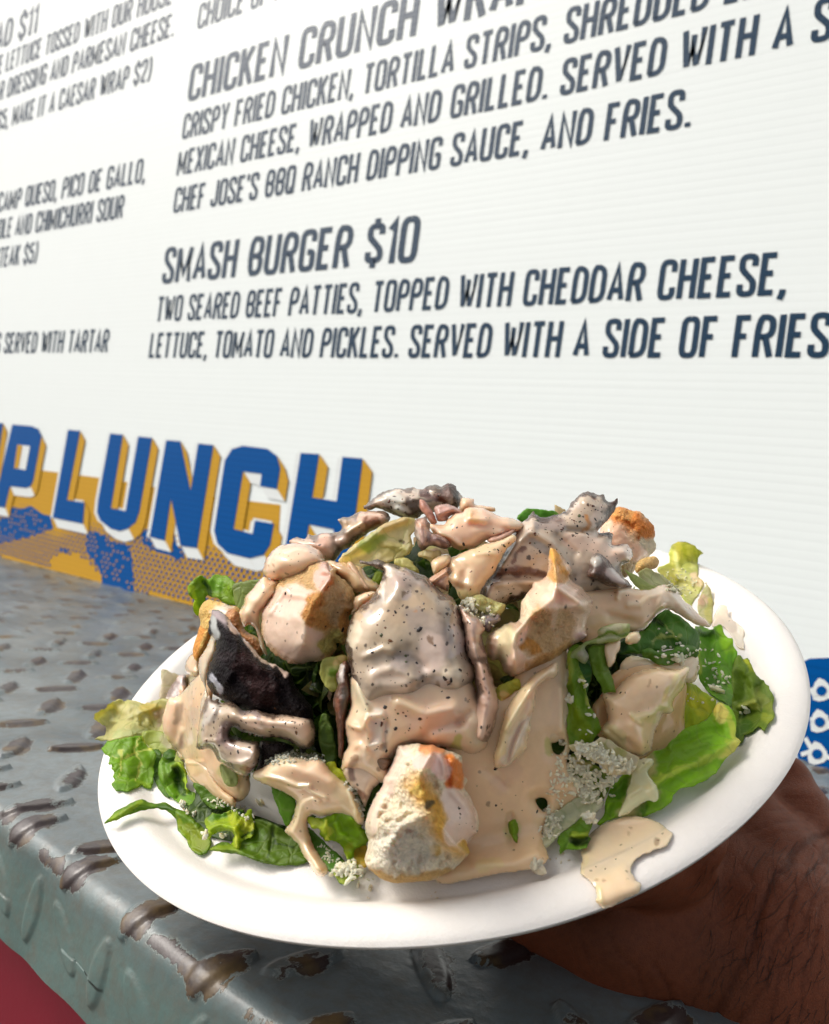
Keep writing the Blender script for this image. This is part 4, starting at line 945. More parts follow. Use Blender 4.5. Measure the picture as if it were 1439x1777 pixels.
# right steak at the back
rst = piece('steak_slice', 3, [(300, 400), (345, 350), (385, 310), (425, 268), (440, 295), (500, 310), (570, 295), (640, 270), (690, 205), (740, 160), (775, 134), (840, 136), (880, 160), (912, 152), (930, 195), (965, 205), (1012, 180), (990, 250), (965, 300), (915, 355), (860, 410), (900, 420), (972, 418), (970, 500), (1060, 492), (1105, 530), (1115, 575), (1090, 620), (1035, 650), (1040, 700), (1060, 750), (1112, 790), (1060, 820), (900, 840), (700, 880), (520, 880), (440, 840), (380, 860), (320, 890), (270, 900), (210, 940), (150, 965), (90, 975), (50, 960), (60, 900), (50, 850), (75, 770), (110, 740), (150, 670), (200, 590), (250, 500)], M_steak,
      T=7, w=30, lift=4, conform=.35, noise=(.9, 220), col=(.35, .285, .225), wet=.98, edge=(1.4, .12),
      paint=[(3, [(950, 200), (1000, 200), (960, 280)], 9, (.085, .035, .03), .1), (3, [(830, 160), (850, 175)], 5, BR, .5), (3, [(500, 310), (560, 340), (620, 370)], 9, (.10, .05, .045), .5), (3, [(450, 380), (640, 390)], 8, (.17, .145, .15), .9), (3, [(770, 300), (800, 370), (770, 400)], 4, (.45, .18, .04), .5),
             (3, [(140, 700), (250, 680)], 10, (.15, .07, .05), .15), (3, [(290, 680), (400, 680), (480, 710)], 9, (.15, .07, .05), .15), (3, [(280, 620), (320, 560), (370, 500)], 3, (.13, .06, .05), .5), (3, [(450, 500), (520, 530)], 7, (.12, .13, .14), .9), (3, [(90, 800), (80, 930)], 6, (.09, .08, .09), .8),
             (3, [(1030, 605), (1050, 620)], 3.5, CH, .5), (3, [(380, 900), (250, 800), (160, 850)], 10, (.50, .47, .43), 1), (3, [(640, 250), (700, 220)], 8, (.46, .40, .36), 1), (3, [(900, 290), (860, 330)], 14, (.56, .43, .36), 1), (3, [(700, 480), (860, 520), (950, 590), (1060, 560)], 16, (.60, .43, .34), 1), (3, [(860, 430), (960, 450)], 7, (.40, .26, .18), .7)],
      strokes=[(3, [(430, 420), (560, 500), (640, 600), (680, 700)], 6, 1.8), (3, [(200, 640), (330, 480), (420, 380)], 7, 2.0), (3, [(150, 720), (500, 730)], 6, -2.2), (3, [(90, 870), (140, 780), (300, 760), (480, 760)], 9, 2.6), (3, [(580, 440), (720, 560)], 6, -1.2), (3, [(660, 400), (860, 420)], 5, -1.8), (3, [(760, 180), (860, 240)], 6, 1.5), (3, [(1000, 540), (1090, 570)], 8, 1.6)],
      label='large grey dressed steak with a torn dark tip pointing up at the top right', cat='steak', group=ST)
piece('charred_end', 3, [(815, 610), (835, 575), (870, 558), (905, 575), (935, 600), (970, 640), (1005, 690), (1050, 730), (1085, 760), (1105, 800), (1050, 800), (980, 795), (920, 780), (870, 750), (815, 735), (790, 690), (810, 660)], M_steak, T=5, w=16, lift=11, conform=.3, noise=(.8, 300), parent=rst,
      col=(.045, .022, .026), wet=.35, paint=[(3, [(850, 610)], 12, (.30, .33, .33), .95), (3, [(960, 690), (1040, 770)], 8, (.30, .25, .26), .9), (3, [(820, 700)], 6, (.09, .05, .045), .5)], label='dark charred nub on the right steak')

# dressed pale ribbon right of the upright crouton
piece('dressed_leaf', 9, [(-30, 400), (60, 385), (130, 385), (210, 372), (270, 378), (325, 385), (380, 400), (450, 415), (520, 408), (575, 385), (620, 378), (672, 392), (705, 425), (745, 480), (800, 530), (860, 590), (935, 662), (880, 668), (820, 650), (740, 600), (690, 570), (630, 548), (560, 590), (520, 640), (470, 690), (400, 705), (330, 700), (250, 700), (120, 780), (40, 780), (-40, 700)], M_sauce,
      T=5, w=30, lift=3, conform=.4, noise=(.5, 160), col=(.63, .48, .33), wet=1, paint=[(9, [(600, 440), (680, 450), (700, 520)], 17, (.72, .62, .50), .8), (9, [(800, 570), (900, 650)], 10, (.60, .50, .42), .8), (9, [(200, 500), (420, 440)], 12, (.68, .48, .32)), (9, [(120, 640), (380, 650)], 14, (.55, .43, .24)), (9, [(720, 530)], 8, (.55, .40, .30), .8)],
      strokes=[(9, [(100, 440), (300, 430), (440, 440)], 7, .9), (9, [(300, 400), (290, 470)], 4, 1.4), (9, [(360, 520), (440, 520), (500, 470), (600, 440)], 5, 1.5), (9, [(240, 600), (420, 640)], 9, -1.6), (9, [(560, 560), (600, 480)], 7, 1.6), (9, [(640, 420), (800, 600)], 5, 1.2)],
      label='wide cream-coated lettuce rib stretching right from the upright crouton', cat='lettuce')

# right hand leaves
leaf(9, [(385, 720), (450, 705), (500, 680), (530, 625), (575, 580), (632, 548), (680, 575), (740, 610), (800, 660), (850, 720), (850, 830), (760, 830), (680, 820), (600, 835), (500, 850), (400, 860), (300, 860), (285, 800), (330, 760)],
     'dark green folded leaf arching below the wide cream-coated rib', (.05, .17, .02), lift=4, frill=1.0, cn=.3, paint=[(9, [(600, 590), (700, 640), (760, 720)], 13, (.10, .27, .05)), (9, [(540, 640), (600, 650)], 6, (.02, .05, .01)), (9, [(520, 790), (600, 730), (720, 720)], 2.4, (.3, .42, .16)), (9, [(640, 640), (700, 750)], 1.8, (.3, .42, .16)), (9, [(300, 820), (380, 760)], 9, (.01, .05, .01))],
     strokes=[(9, [(550, 640), (610, 640)], 8, -3), (9, [(560, 590), (632, 552), (700, 600), (830, 700)], 6, 2.4), (9, [(430, 720), (640, 780), (840, 800)], 9, -1.5)])
leaf(9, [(455, 835), (500, 820), (570, 835), (590, 800), (600, 850), (680, 815), (740, 798), (800, 800), (845, 830), (845, 880), (800, 890), (740, 910), (680, 930), (620, 940), (560, 925), (510, 900), (470, 880)],
     'small dark frilly leaf edge dusted with cheese below the dark folded leaf', (.075, .21, .03), lift=7, frill=1.6, strokes=[(9, [(470, 850), (640, 860), (830, 830)], 5, 1.6)])
piece('dressing_film', 9, [(330, 900), (400, 870), (520, 900), (640, 930), (760, 880), (830, 860), (850, 900), (840, 1030), (760, 1060), (600, 960), (460, 980), (330, 1060), (270, 1080), (290, 980)], M_sauce, T=2, w=18, lift=3, conform=.5, noise=(.3, 200), col=(.42, .39, .28), wet=1, label='thin greyish dressing film behind the large peach-coated leaf on the right', cat='dressing')
leaf(9, [(1080, 1000), (1110, 880), (1140, 870), (1165, 900), (1195, 888), (1230, 960), (1260, 1015), (1310, 1060), (1350, 1110), (1372, 1170), (1360, 1230), (1382, 1290), (1340, 1340), (1310, 1392), (1260, 1370), (1220, 1405), (1170, 1420), (1160, 1470), (1115, 1480), (1090, 1400), (1085, 1300), (1085, 1150)],
     'olive green leaf with a curled tube at the far right edge of the salad', (.13, .24, .035), lift=2, frill=1.8, cn=.35, conform=.4, paint=[(9, [(1195, 900), (1240, 980)], 4, (.32, .42, .04)), (9, [(1180, 1220), (1240, 1200)], 11, (.30, .40, .13)), (9, [(1180, 1250), (1160, 1290)], 9, (.02, .06, .01)), (9, [(1130, 1420), (1180, 1370)], 10, (.06, .16, .015)), (9, [(1250, 1120), (1340, 1230)], 9, (.20, .29, .07)), (9, [(1300, 1290), (1350, 1320)], 7, (.25, .36, .06))],
     strokes=[(9, [(1140, 1230), (1240, 1190)], 5, 3.2), (9, [(1150, 1270), (1230, 1290)], 8, -3.5), (9, [(1120, 900), (1220, 1060), (1250, 1250)], 8, 2.0), (9, [(1250, 1200), (1300, 1300)], 4, 2.0), (9, [(1100, 1350), (1200, 1380)], 7, -2)])
leaf(9, [(818, 680), (850, 665), (890, 672), (935, 695), (965, 670), (1008, 660), (1030, 725), (1082, 752), (1090, 800), (1120, 855), (1105, 930), (1110, 1000), (1098, 1100), (1095, 1180), (1075, 1225), (1020, 1190), (960, 1160), (900, 1100), (855, 1030), (838, 960), (845, 880), (845, 800)],
     'bright green cheese-dotted leaf with a curled top edge, upright at the right side', (.13, .34, .03), lift=8, frill=1.1, cn=.22, conform=.4, paint=[(9, [(1010, 700), (1060, 800)], 11, (.22, .46, .03)), (9, [(860, 700), (920, 720)], 6, (.05, .15, .02)), (9, [(900, 1000), (1000, 1100), (1060, 1180)], 12, (.12, .30, .07)), (9, [(840, 800), (850, 1000)], 4, (.28, .42, .08))],
     strokes=[(9, [(830, 700), (900, 730), (940, 700)], 5, 2.6), (9, [(880, 760), (960, 760)], 8, -1.2), (9, [(960, 740), (980, 900), (1040, 1100)], 8, 1.6), (9, [(1090, 820), (1080, 1150)], 6, -1.2)])
leaf(10, [(925, 75), (970, 90), (1020, 110), (1060, 150), (1110, 180), (1150, 215), (1130, 270), (1090, 330), (1020, 370), (960, 400), (925, 380), (915, 260)], 'sunlit yellow-green leaf behind the long light green leaf', (.30, .44, .03), lift=6, frill=.9, paint=[(10, [(1000, 200), (1060, 260)], 13, (.40, .50, .05)), (10, [(950, 120)], 9, (.28, .38, .04))], strokes=[(10, [(960, 100), (1000, 250), (1000, 380)], 6, 1.4)])
piece('dressing_pool', 10, [(400, 160), (440, 60), (600, -40), (800, -60), (960, 60), (940, 300), (930, 420), (800, 540), (640, 600), (480, 560), (340, 400), (330, 260)], M_sauce, T=3, w=20, lift=-1, conform=.7, noise=(.5, 150), col=(.50, .31, .13), wet=1, label='orange dressing in the shadow beneath the large peach-coated leaf', cat='dressing')
leaf(10, [(360, 1015), (410, 960), (420, 890), (435, 820), (470, 770), (530, 705), (600, 650), (680, 588), (740, 545), (800, 528), (850, 480), (900, 430), (960, 390), (1030, 362), (1080, 340), (1120, 290), (1145, 235), (1180, 222), (1235, 255), (1270, 300), (1280, 370), (1275, 450), (1308, 480), (1270, 540), (1210, 600), (1130, 700), (1060, 745), (990, 775), (920, 790), (870, 830), (850, 880), (800, 920), (740, 950), (680, 975), (600, 970), (520, 975), (440, 1000), (390, 1030)],
     'long light green lettuce leaf with a milky dressing smear along the right front rim', (.20, .44, .03), lift=7, frill=.8, cn=.16, conform=.6, edge=(1.2, .06),
     paint=[(10, [(740, 740), (900, 660), (1080, 590), (1240, 500)], 7, (.36, .54, .10)), (10, [(1210, 560), (1290, 490)], 9, (.52, .62, .24)), (10, [(1150, 240), (1200, 300), (1170, 340)], 8, (.55, .60, .24)), (10, [(1230, 330), (1260, 440)], 7, (.36, .50, .10)), (10, [(480, 830), (560, 740)], 10, (.10, .28, .015)), (10, [(660, 900), (620, 950)], 9, (.10, .30, .02)), (10, [(560, 960), (600, 850), (660, 720), (700, 620)], 18, (.46, .52, .33)), (10, [(720, 800)], 14, (.50, .56, .36)), (10, [(400, 990), (500, 900)], 6, (.16, .38, .02))],
     strokes=[(10, [(560, 880), (800, 720), (1050, 600), (1270, 480)], 9, 2.4), (10, [(700, 610), (850, 520), (1060, 420), (1180, 400)], 7, -1.6), (10, [(850, 520), (960, 500), (1120, 420)], 5, 1.2), (10, [(860, 860), (960, 760), (1150, 680)], 7, 1.4), (10, [(1160, 250), (1150, 330)], 5, 2.0), (10, [(440, 980), (560, 800)], 6, -1.2), (10, [(940, 540), (1100, 490)], 4, .9)])
piece('dressing_smear', 10, [(600, 640), (650, 600), (720, 590), (735, 620), (700, 680), (730, 740), (770, 810), (760, 870), (690, 870), (640, 900), (560, 960), (500, 970), (540, 880), (560, 800), (590, 720)], M_sauce, T=.7, w=16, lift=8.6, conform=.6, noise=(.4, 240), col=(.40, .50, .27), wet=1, strokes=[(10, [(640, 670), (700, 610)], 4, 1.0), (10, [(570, 830), (640, 790)], 4, .8), (10, [(720, 800)], 9, 1.0)], label='milky dressing smear across the long light green leaf', cat='dressing')
v1 = piece('dressed_leaf', 10, [(405, 165), (470, 160), (500, 120), (545, 75), (600, 35), (670, 10), (760, -5), (840, 10), (900, 5), (972, -10), (955, 60), (935, 120), (880, 190), (862, 230), (870, 275), (835, 300), (800, 300), (775, 360), (752, 400), (735, 470), (725, 530), (690, 560), (655, 580), (600, 560), (540, 540), (480, 500), (420, 460), (375, 420), (400, 380), (430, 330), (420, 260)], M_sauce,
      T=7.5, w=44, lift=7, conform=.5, noise=(.5, 150), col=(.70, .51, .32), wet=1, edge=(1.2, .08), cn=.05,
      paint=[(10, [(900, 60), (860, 200), (800, 280), (760, 340)], 9, (.60, .58, .26), .8), (10, [(620, 320), (720, 330), (740, 300)], 9, (.60, .52, .24)), (10, [(440, 450), (500, 430)], 11, (.56, .54, .26), .8), (10, [(430, 380), (540, 520)], 7, (.55, .52, .26), .7), (10, [(700, 95)], 3.5, (.25, .13, .08))],
      strokes=[(10, [(595, 310), (620, 350), (650, 365)], 4, 1.3), (10, [(640, 330), (750, 290)], 6, 1.8), (10, [(560, 480), (620, 540)], 6, -1.8), (10, [(600, 380), (680, 500)], 9, 1.6), (10, [(430, 400), (560, 520)], 4, -1.2), (10, [(860, 60), (820, 220)], 6, -1.0)],
      label='large leaf smothered in peach dressing right of centre, pointing up to the right', cat='lettuce')
leaf(10, [(178, 515), (210, 498), (250, 500), (300, 492), (350, 485), (390, 455), (450, 470), (520, 520), (590, 560), (640, 585), (635, 630), (595, 690), (530, 700), (470, 705), (420, 690), (395, 640), (340, 610), (280, 580), (220, 550)],
     'pale leaf edge caked with grated cheese below the large peach-coated leaf', (.80, .72, .50), lift=10, frill=.9, conform=.6, paint=[(10, [(400, 500), (520, 560)], 8, (.62, .58, .25))])
leaf(10, [(200, 560), (280, 590), (360, 640), (440, 690), (480, 710), (450, 780), (400, 860), (330, 870), (250, 830), (200, 760), (180, 660)], 'shaded green leaf scrap speckled with cheese at the right of the dressing pool', (.11, .21, .03), lift=5, frill=1.6, conform=.6, paint=[(10, [(230, 620), (300, 640)], 9, (.42, .44, .26)), (10, [(210, 740)], 10, (.40, .40, .24))])
leaf(8, [(520, 1450), (560, 1360), (640, 1290), (720, 1230), (800, 1190), (880, 1180), (960, 1230), (940, 1290), (850, 1330), (760, 1390), (680, 1450), (620, 1500), (560, 1560), (520, 1560)], 'whitish lettuce rib dusted with cheese at the front right of the pool', (.66, .66, .46), lift=6, frill=.5, conform=.7)
leaf(8, [(625, 1500), (670, 1450), (740, 1400), (810, 1340), (870, 1340), (880, 1400), (850, 1480), (870, 1510), (840, 1560), (780, 1590), (700, 1580), (650, 1620), (640, 1570)], 'dark curled green leaf at the front right, just inside the rim', (.10, .25, .02), lift=5, frill=1.4, conform=.7, paint=[(8, [(740, 1500), (800, 1530)], 8, (.02, .05, .01)), (8, [(740, 1470), (850, 1480)], 4, (.26, .42, .06))], strokes=[(8, [(730, 1480), (840, 1470)], 4, 2.0), (8, [(770, 1530)], 10, -2.5)])
# green strips between the upright crouton and the peach leaf
leaf(8, [(700, 150), (735, 90), (760, 70), (790, 110), (780, 200), (800, 280), (830, 350), (835, 430), (860, 520), (900, 590), (935, 650), (940, 710), (900, 760), (870, 820), (800, 830), (720, 820), (695, 740), (690, 640), (690, 520), (680, 420), (700, 300)],
     'long mid-green leaf strip hanging right of the pale twisted rib', (.12, .26, .015), lift=7, frill=1.0, conform=.5, paint=[(8, [(720, 150), (720, 330)], 6, (.24, .36, .05)), (8, [(740, 600), (820, 740)], 14, (.17, .30, .015)), (8, [(800, 330), (860, 530)], 3.5, (.34, .46, .14))], strokes=[(8, [(740, 200), (740, 420), (790, 620)], 7, 1.6), (8, [(700, 420), (760, 700)], 8, -1.2), (8, [(810, 340), (870, 560)], 4, 1.8)])
leaf(8, [(740, 200), (800, 170), (860, 200), (880, 300), (860, 380), (840, 440), (800, 360), (750, 280)], 'dark leaf fold behind the mid-green strip', (.04, .15, .03), lift=5, frill=.8)
leaf(8, [(850, 120), (890, 85), (940, 80), (985, 100), (985, 170), (1000, 250), (1025, 320), (1045, 390), (1055, 435), (1010, 430), (965, 440), (940, 380), (905, 320), (870, 250)], 'green leaf piece below the sliced rib, beside a dark gap', (.13, .27, .03), lift=8, frill=.8, strokes=[(8, [(920, 110), (960, 300), (1010, 420)], 6, 1.4)])
piece('lettuce_rib', 9, [(-70, 960), (-60, 880), (-20, 830), (40, 790), (100, 765), (150, 740), (145, 700), (190, 670), (250, 652), (330, 648), (372, 655), (370, 715), (330, 750), (260, 775), (170, 785), (100, 790), (60, 820), (90, 880), (60, 930), (0, 900), (-30, 930)], M_leaf, T=2.4, w=8, lift=10, conform=.4, noise=(.4, 300), col=(.44, .52, .22), wet=.2, cn=.15,
      paint=[(9, [(180, 700), (330, 665)], 6, (.68, .64, .46)), (9, [(170, 765), (320, 740)], 5, (.62, .64, .42)), (9, [(140, 735), (360, 710)], 2.5, (.20, .32, .04)), (9, [(50, 870)], 10, (.52, .50, .42))], strokes=[(9, [(150, 735), (360, 708)], 3, -1.6), (9, [(50, 870)], 10, 1.5)], label='sliced pale green lettuce rib with a groove, right below the upright crouton', cat='lettuce')
piece('dressing_drip', 9, [(200, 800), (260, 770), (300, 760), (310, 800), (280, 860), (262, 920), (230, 950), (205, 900)], M_sauce, T=2, w=8, lift=10, col=(.60, .44, .33), label='pink dressing drip hanging from the sliced rib', cat='dressing')
piece('dressing_drip', 9, [(340, 740), (400, 705), (445, 720), (440, 770), (400, 795), (350, 790)], M_sauce, T=2.4, w=9, lift=8, col=(.56, .50, .33), label='round dressing drop on the dark leaf beside the sliced rib', cat='dressing')

# ---- centre: dressing pool
piece('dressing_pool', 0, [(812, 1215), (850, 1190), (880, 1200), (905, 1150), (945, 1115), (975, 1120), (992, 1160), (988, 1230), (990, 1290), (985, 1330), (1010, 1370), (1000, 1395), (965, 1410), (945, 1430), (943, 1460), (952, 1490), (930, 1506), (895, 1512), (850, 1520), (800, 1530), (762, 1532), (745, 1500), (760, 1420), (770, 1340), (780, 1270)], M_sauce,
      T=2.6, w=30, lift=4.0, conform=1.0, smooth_n=160, noise=(.25, 90), col=(.69, .49, .30), wet=1, cn=.05, edge=(2, .05), base='surf',
      holes=[(8, [(590, 780), (640, 790), (672, 775), (680, 830), (650, 880), (610, 880), (585, 840)]), (8, [(465, 1220), (500, 1205), (540, 1215), (552, 1260), (545, 1300), (515, 1300), (480, 1260)])],
      paint=[(8, [(300, 1000), (200, 1100)], 16, (.60, .40, .27)), (8, [(640, 400), (620, 650)], 14, (.62, .46, .30)), (8, [(540, 780), (560, 880)], 6, (.42, .46, .14), .7), (8, [(290, 1440)], 14, (.50, .50, .20)), (8, [(60, 1700), (200, 1690)], 10, (.66, .53, .25)), (8, [(520, 1560), (530, 1640)], 9, (.58, .38, .20))],
      strokes=[(8, [(640, 900), (700, 1000), (660, 1120)], 10, 1.2), (8, [(100, 1000), (240, 1120)], 9, -1.0), (8, [(650, 700), (640, 400)], 7, 1.0), (8, [(30, 1680), (300, 1690), (460, 1600)], 10, 1.0), (8, [(290, 1340), (290, 1540)], 6, -.8)],
      label='big pool of cream dressing spilling to the front rim right of the front crouton', cat='dressing')
leaf(8, [(262, 1400), (280, 1370), (310, 1365), (332, 1400), (338, 1470), (328, 1540), (310, 1530), (290, 1490), (268, 1450)], 'small green leaf tip poking through the dressing pool', (.15, .30, .02), lift=8.2, frill=.8, base='surf', conform=.9, strokes=[(8, [(290, 1390), (315, 1520)], 3, 1.5)])
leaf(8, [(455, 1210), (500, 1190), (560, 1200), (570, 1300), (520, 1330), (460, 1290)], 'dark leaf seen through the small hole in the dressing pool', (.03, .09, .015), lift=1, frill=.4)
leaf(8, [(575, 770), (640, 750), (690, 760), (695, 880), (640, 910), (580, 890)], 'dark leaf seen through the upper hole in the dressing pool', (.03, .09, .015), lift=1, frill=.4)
leaf(8, [(170, 430), (200, 380), (250, 355), (310, 330), (350, 340), (345, 400), (300, 430), (250, 470), (210, 540), (190, 620), (170, 640), (160, 540)], 'yellow-green leaf edge left of the pale twisted rib', (.34, .42, .08), lift=6, frill=1, paint=[(8, [(230, 440), (200, 560)], 8, (.56, .52, .28))])
piece('lettuce_rib', 8, [(565, 235), (615, 205), (634, 240), (632, 285), (600, 325), (540, 345), (490, 385), (465, 440), (458, 520), (440, 590), (425, 640), (432, 700), (410, 760), (392, 850), (330, 910), (270, 965), (200, 985), (165, 975), (158, 900), (185, 790), (205, 700), (240, 580), (290, 480), (350, 400), (420, 330), (490, 270)], M_sauce, T=4, w=13, lift=8, conform=.6, noise=(.5, 260), col=(.64, .54, .34), wet=.9,
      paint=[(8, [(420, 620), (340, 760), (250, 930)], 11, (.70, .62, .52), .45), (8, [(600, 240), (560, 300), (480, 340)], 9, (.68, .56, .42), .6), (8, [(470, 350), (440, 480), (400, 580)], 6, (.64, .46, .34), 1), (8, [(240, 640), (200, 880)], 8, (.62, .52, .26), 1)],
      strokes=[(8, [(430, 600), (360, 660), (300, 800), (260, 950)], 4, -2.0), (8, [(560, 270), (440, 400), (330, 560), (250, 700)], 5, 1.5)], label='pale twisted lettuce rib half coated in dressing, standing in the pool', cat='lettuce')
leaf(8, [(470, 430), (540, 380), (600, 310), (640, 330), (640, 400), (590, 450), (520, 510), (480, 510)], 'dark shaggy leaf scrap behind the pale twisted rib', (.06, .08, .025), lift=3, frill=1.6)
piece('dressing_drape', 0, [(935, 1150), (950, 1110), (985, 1120), (988, 1200), (985, 1270), (960, 1290), (940, 1280), (925, 1230)], M_sauce, T=2, w=20, lift=4.2, conform=.9, smooth_n=120, col=(.62, .46, .29), label='olive dressing drape running down left of the mid-green strip', cat='dressing')

# big centre steak and its dressing
piece('dressing_drape', 7, [(210, 900), (400, 800), (700, 800), (1000, 820), (1100, 950), (1160, 1100), (1260, 1180), (1290, 1130), (1270, 1250), (1230, 1330), (1200, 1430), (1100, 1480), (980, 1440), (900, 1430), (800, 1420), (700, 1400), (600, 1420), (530, 1480), (500, 1560), (520, 1650), (420, 1690), (300, 1620), (200, 1600), (140, 1590), (150, 1490), (185, 1400), (160, 1250), (200, 1120)], M_sauce,
      T=7, w=36, lift=6, conform=.7, noise=(.8, 150), col=(.62, .46, .33), wet=1, edge=(1.8, .07), cn=.08,
      paint=[(7, [(380, 1180), (430, 1300), (380, 1420)], 14, (.56, .56, .52)), (7, [(700, 1280), (900, 1200), (1000, 1300)], 24, (.56, .40, .33)), (7, [(250, 1500), (350, 1560)], 14, (.58, .52, .40)), (7, [(960, 1440), (980, 1380)], 8, (.30, .40, .05), .6), (7, [(200, 1560), (220, 1500)], 6, (.08, .05, .05), .6), (7, [(440, 1430), (450, 1400)], 5, (.12, .13, .15)), (7, [(240, 1000), (300, 1130)], 12, (.46, .48, .36)), (7, [(1100, 1350)], 20, (.55, .46, .30)), (7, [(840, 1290)], 3.0, CH), (7, [(730, 1300)], 2.6, BR)],
      strokes=[(7, [(190, 1260), (280, 1290), (330, 1200), (430, 1190)], 6, 1.8), (7, [(320, 1230), (330, 1420), (420, 1400)], 6, 1.4), (7, [(180, 1440), (270, 1410), (320, 1480)], 6, 1.4), (7, [(560, 1100), (760, 1180), (950, 1150)], 12, 2.0), (7, [(1000, 1250), (1080, 1180)], 7, -1.5), (7, [(460, 1250), (450, 1420)], 5, -1.5), (7, [(240, 960), (330, 1150)], 6, 1.3), (7, [(700, 1400), (800, 1300), (1000, 1250)], 10, -1.6)],
      label='thick grey-pink dressing flowing down from the big central steak to the front crouton', cat='dressing')
bst = piece('steak_slice', 7, [(285, 50), (340, 62), (400, 45), (470, 72), (540, 84), (620, 110), (700, 148), (760, 172), (820, 225), (880, 285), (950, 320), (985, 380), (1015, 440), (1035, 510), (1055, 600), (1060, 690), (1075, 760), (1105, 810), (1118, 870), (1112, 940), (1080, 1000), (1020, 1045), (940, 1060), (860, 1050), (780, 1030), (700, 1080), (600, 1110), (480, 1100), (380, 1150), (300, 1150), (250, 1080), (215, 960), (200, 840), (175, 740), (172, 640), (190, 540), (215, 460), (260, 410), (330, 350), (385, 295), (420, 230), (440, 170), (450, 130), (400, 110), (350, 90), (275, 72)], M_steak,
      T=10, w=42, lift=9, conform=.55, noise=(.7, 150), col=(.27, .235, .19), wet=1, edge=(1.2, .08), cn=.22, sub=7,
      paint=[(7, [(560, 190), (650, 200), (720, 220)], 17, (.28, .215, .20), .95), (7, [(470, 120), (440, 200), (420, 330), (240, 470)], 4, (.62, .60, .55), 1), (7, [(480, 100), (650, 130), (800, 220)], 5, (.60, .57, .52), 1), (7, [(1000, 400), (1050, 560), (1062, 700), (1100, 820)], 5, (.10, .045, .04), .5), (7, [(300, 450), (560, 450), (700, 380)], 26, (.43, .33, .22), 1), (7, [(350, 600), (500, 640)], 28, (.40, .33, .235), 1), (7, [(700, 480), (880, 620)], 22, (.26, .22, .195), 1), (7, [(480, 830), (700, 860)], 20, (.30, .26, .21), 1),
             (7, [(850, 650), (760, 800)], 26, (.50, .40, .36), 1), (7, [(950, 560), (1000, 700)], 12, (.40, .37, .38), 1), (7, [(600, 760), (560, 800)], 14, (.34, .30, .29), 1), (7, [(950, 930)], 20, (.57, .49, .37), 1), (7, [(440, 900), (560, 950)], 20, (.55, .45, .36), 1), (7, [(230, 560), (200, 700)], 10, (.58, .54, .42), 1), (7, [(330, 430)], 8, (.34, .32, .31), 1), (7, [(620, 300)], 6, (.30, .27, .27), 1), (7, [(900, 980), (760, 990)], 11, (.36, .34, .34), 1),
             (7, [(830, 440), (840, 446)], 2.6, BR), (7, [(805, 625), (820, 635)], 3.4, BR), (7, [(845, 660)], 2.6, BR), (7, [(380, 655)], 3, CH), (7, [(515, 760)], 3, CH), (7, [(740, 912)], 3, BR), (7, [(780, 985), (830, 990)], 4, CH), (7, [(940, 985)], 4, (.06, .05, .06)), (7, [(600, 300), (625, 290)], 2, CH), (7, [(540, 1090), (620, 1060)], 2.5, (.14, .12, .13)), (7, [(680, 420)], 2.4, (.36, .17, .08)), (7, [(345, 80), (430, 75)], 6, (.17, .13, .14), .6), (7, [(280, 55), (320, 75)], 6, (.55, .46, .22), .7)],
      strokes=[(7, [(300, 760), (380, 730), (440, 700), (500, 720)], 6, 0.96), (7, [(360, 900), (430, 870), (500, 850)], 9, 1.02), (7, [(950, 930)], 26, 2.04), (7, [(640, 700), (760, 850)], 9, -0.72), (7, [(520, 760), (620, 760), (720, 840)], 10, -1.20), (7, [(430, 560), (520, 640)], 18, 0.84), (7, [(880, 560), (900, 700)], 20, 0.72), (7, [(330, 960), (500, 1000), (680, 960)], 13, 0.90), (7, [(560, 870), (700, 930)], 7, 0.72), (7, [(220, 840), (260, 1000)], 6, 1.08), (7, [(980, 580), (970, 640)], 5, 0.60), (7, [(600, 130), (560, 250), (480, 350)], 15, 0.72)],
      label='largest steak slice, leaf-shaped and smothered in grey dressing, standing at the mound centre', cat='steak', group=ST)
piece('steak_slice', 7, [(1000, 385), (1030, 385), (1080, 440), (1130, 460), (1170, 500), (1190, 560), (1170, 600), (1190, 690), (1215, 780), (1240, 880), (1260, 960), (1290, 1060), (1285, 1160), (1255, 1280), (1230, 1350), (1200, 1400), (1130, 1400), (1080, 1330), (1090, 1180), (1130, 1060), (1120, 950), (1110, 830), (1060, 750), (1040, 600), (1020, 480)], M_steak,
      T=6, w=20, lift=8, conform=.6, noise=(.8, 240), col=(.55, .35, .28), wet=.95, edge=(1.2, .1), paint=[(7, [(1120, 640), (1140, 640)], 7, (.62, .30, .16)), (7, [(1000, 390), (1060, 420)], 4, (.15, .08, .08), .5), (7, [(1110, 480), (1180, 510)], 6, (.22, .20, .22), .9), (7, [(1170, 790), (1200, 800)], 5, (.22, .10, .08), .6), (7, [(1150, 1200), (1130, 1300)], 14, (.64, .44, .34)), (7, [(1185, 985)], 2.6, (.10, .04, .07)), (7, [(1140, 540)], 10, (.44, .30, .27))],
      strokes=[(7, [(1090, 1160), (1150, 1060), (1180, 1100)], 6, 1.6), (7, [(1120, 700), (1170, 900), (1230, 1050)], 6, 1.4), (7, [(1210, 1120), (1160, 1350)], 8, 1.6), (7, [(1080, 800), (1200, 790)], 4, -1.2)],
      label='narrow pink meat strip running down the right edge of the big central steak', cat='steak', group=ST)
piece('steak_slice', 7, [(235, 330), (280, 300), (340, 285), (395, 288), (360, 340), (300, 390), (250, 430), (210, 455), (225, 400)], M_sauce, T=3, w=10, lift=6, conform=.3, noise=(.5, 300), col=(.66, .45, .31), wet=1, label='small peach meat bump at the left shoulder of the big central steak', cat='steak', group=ST)
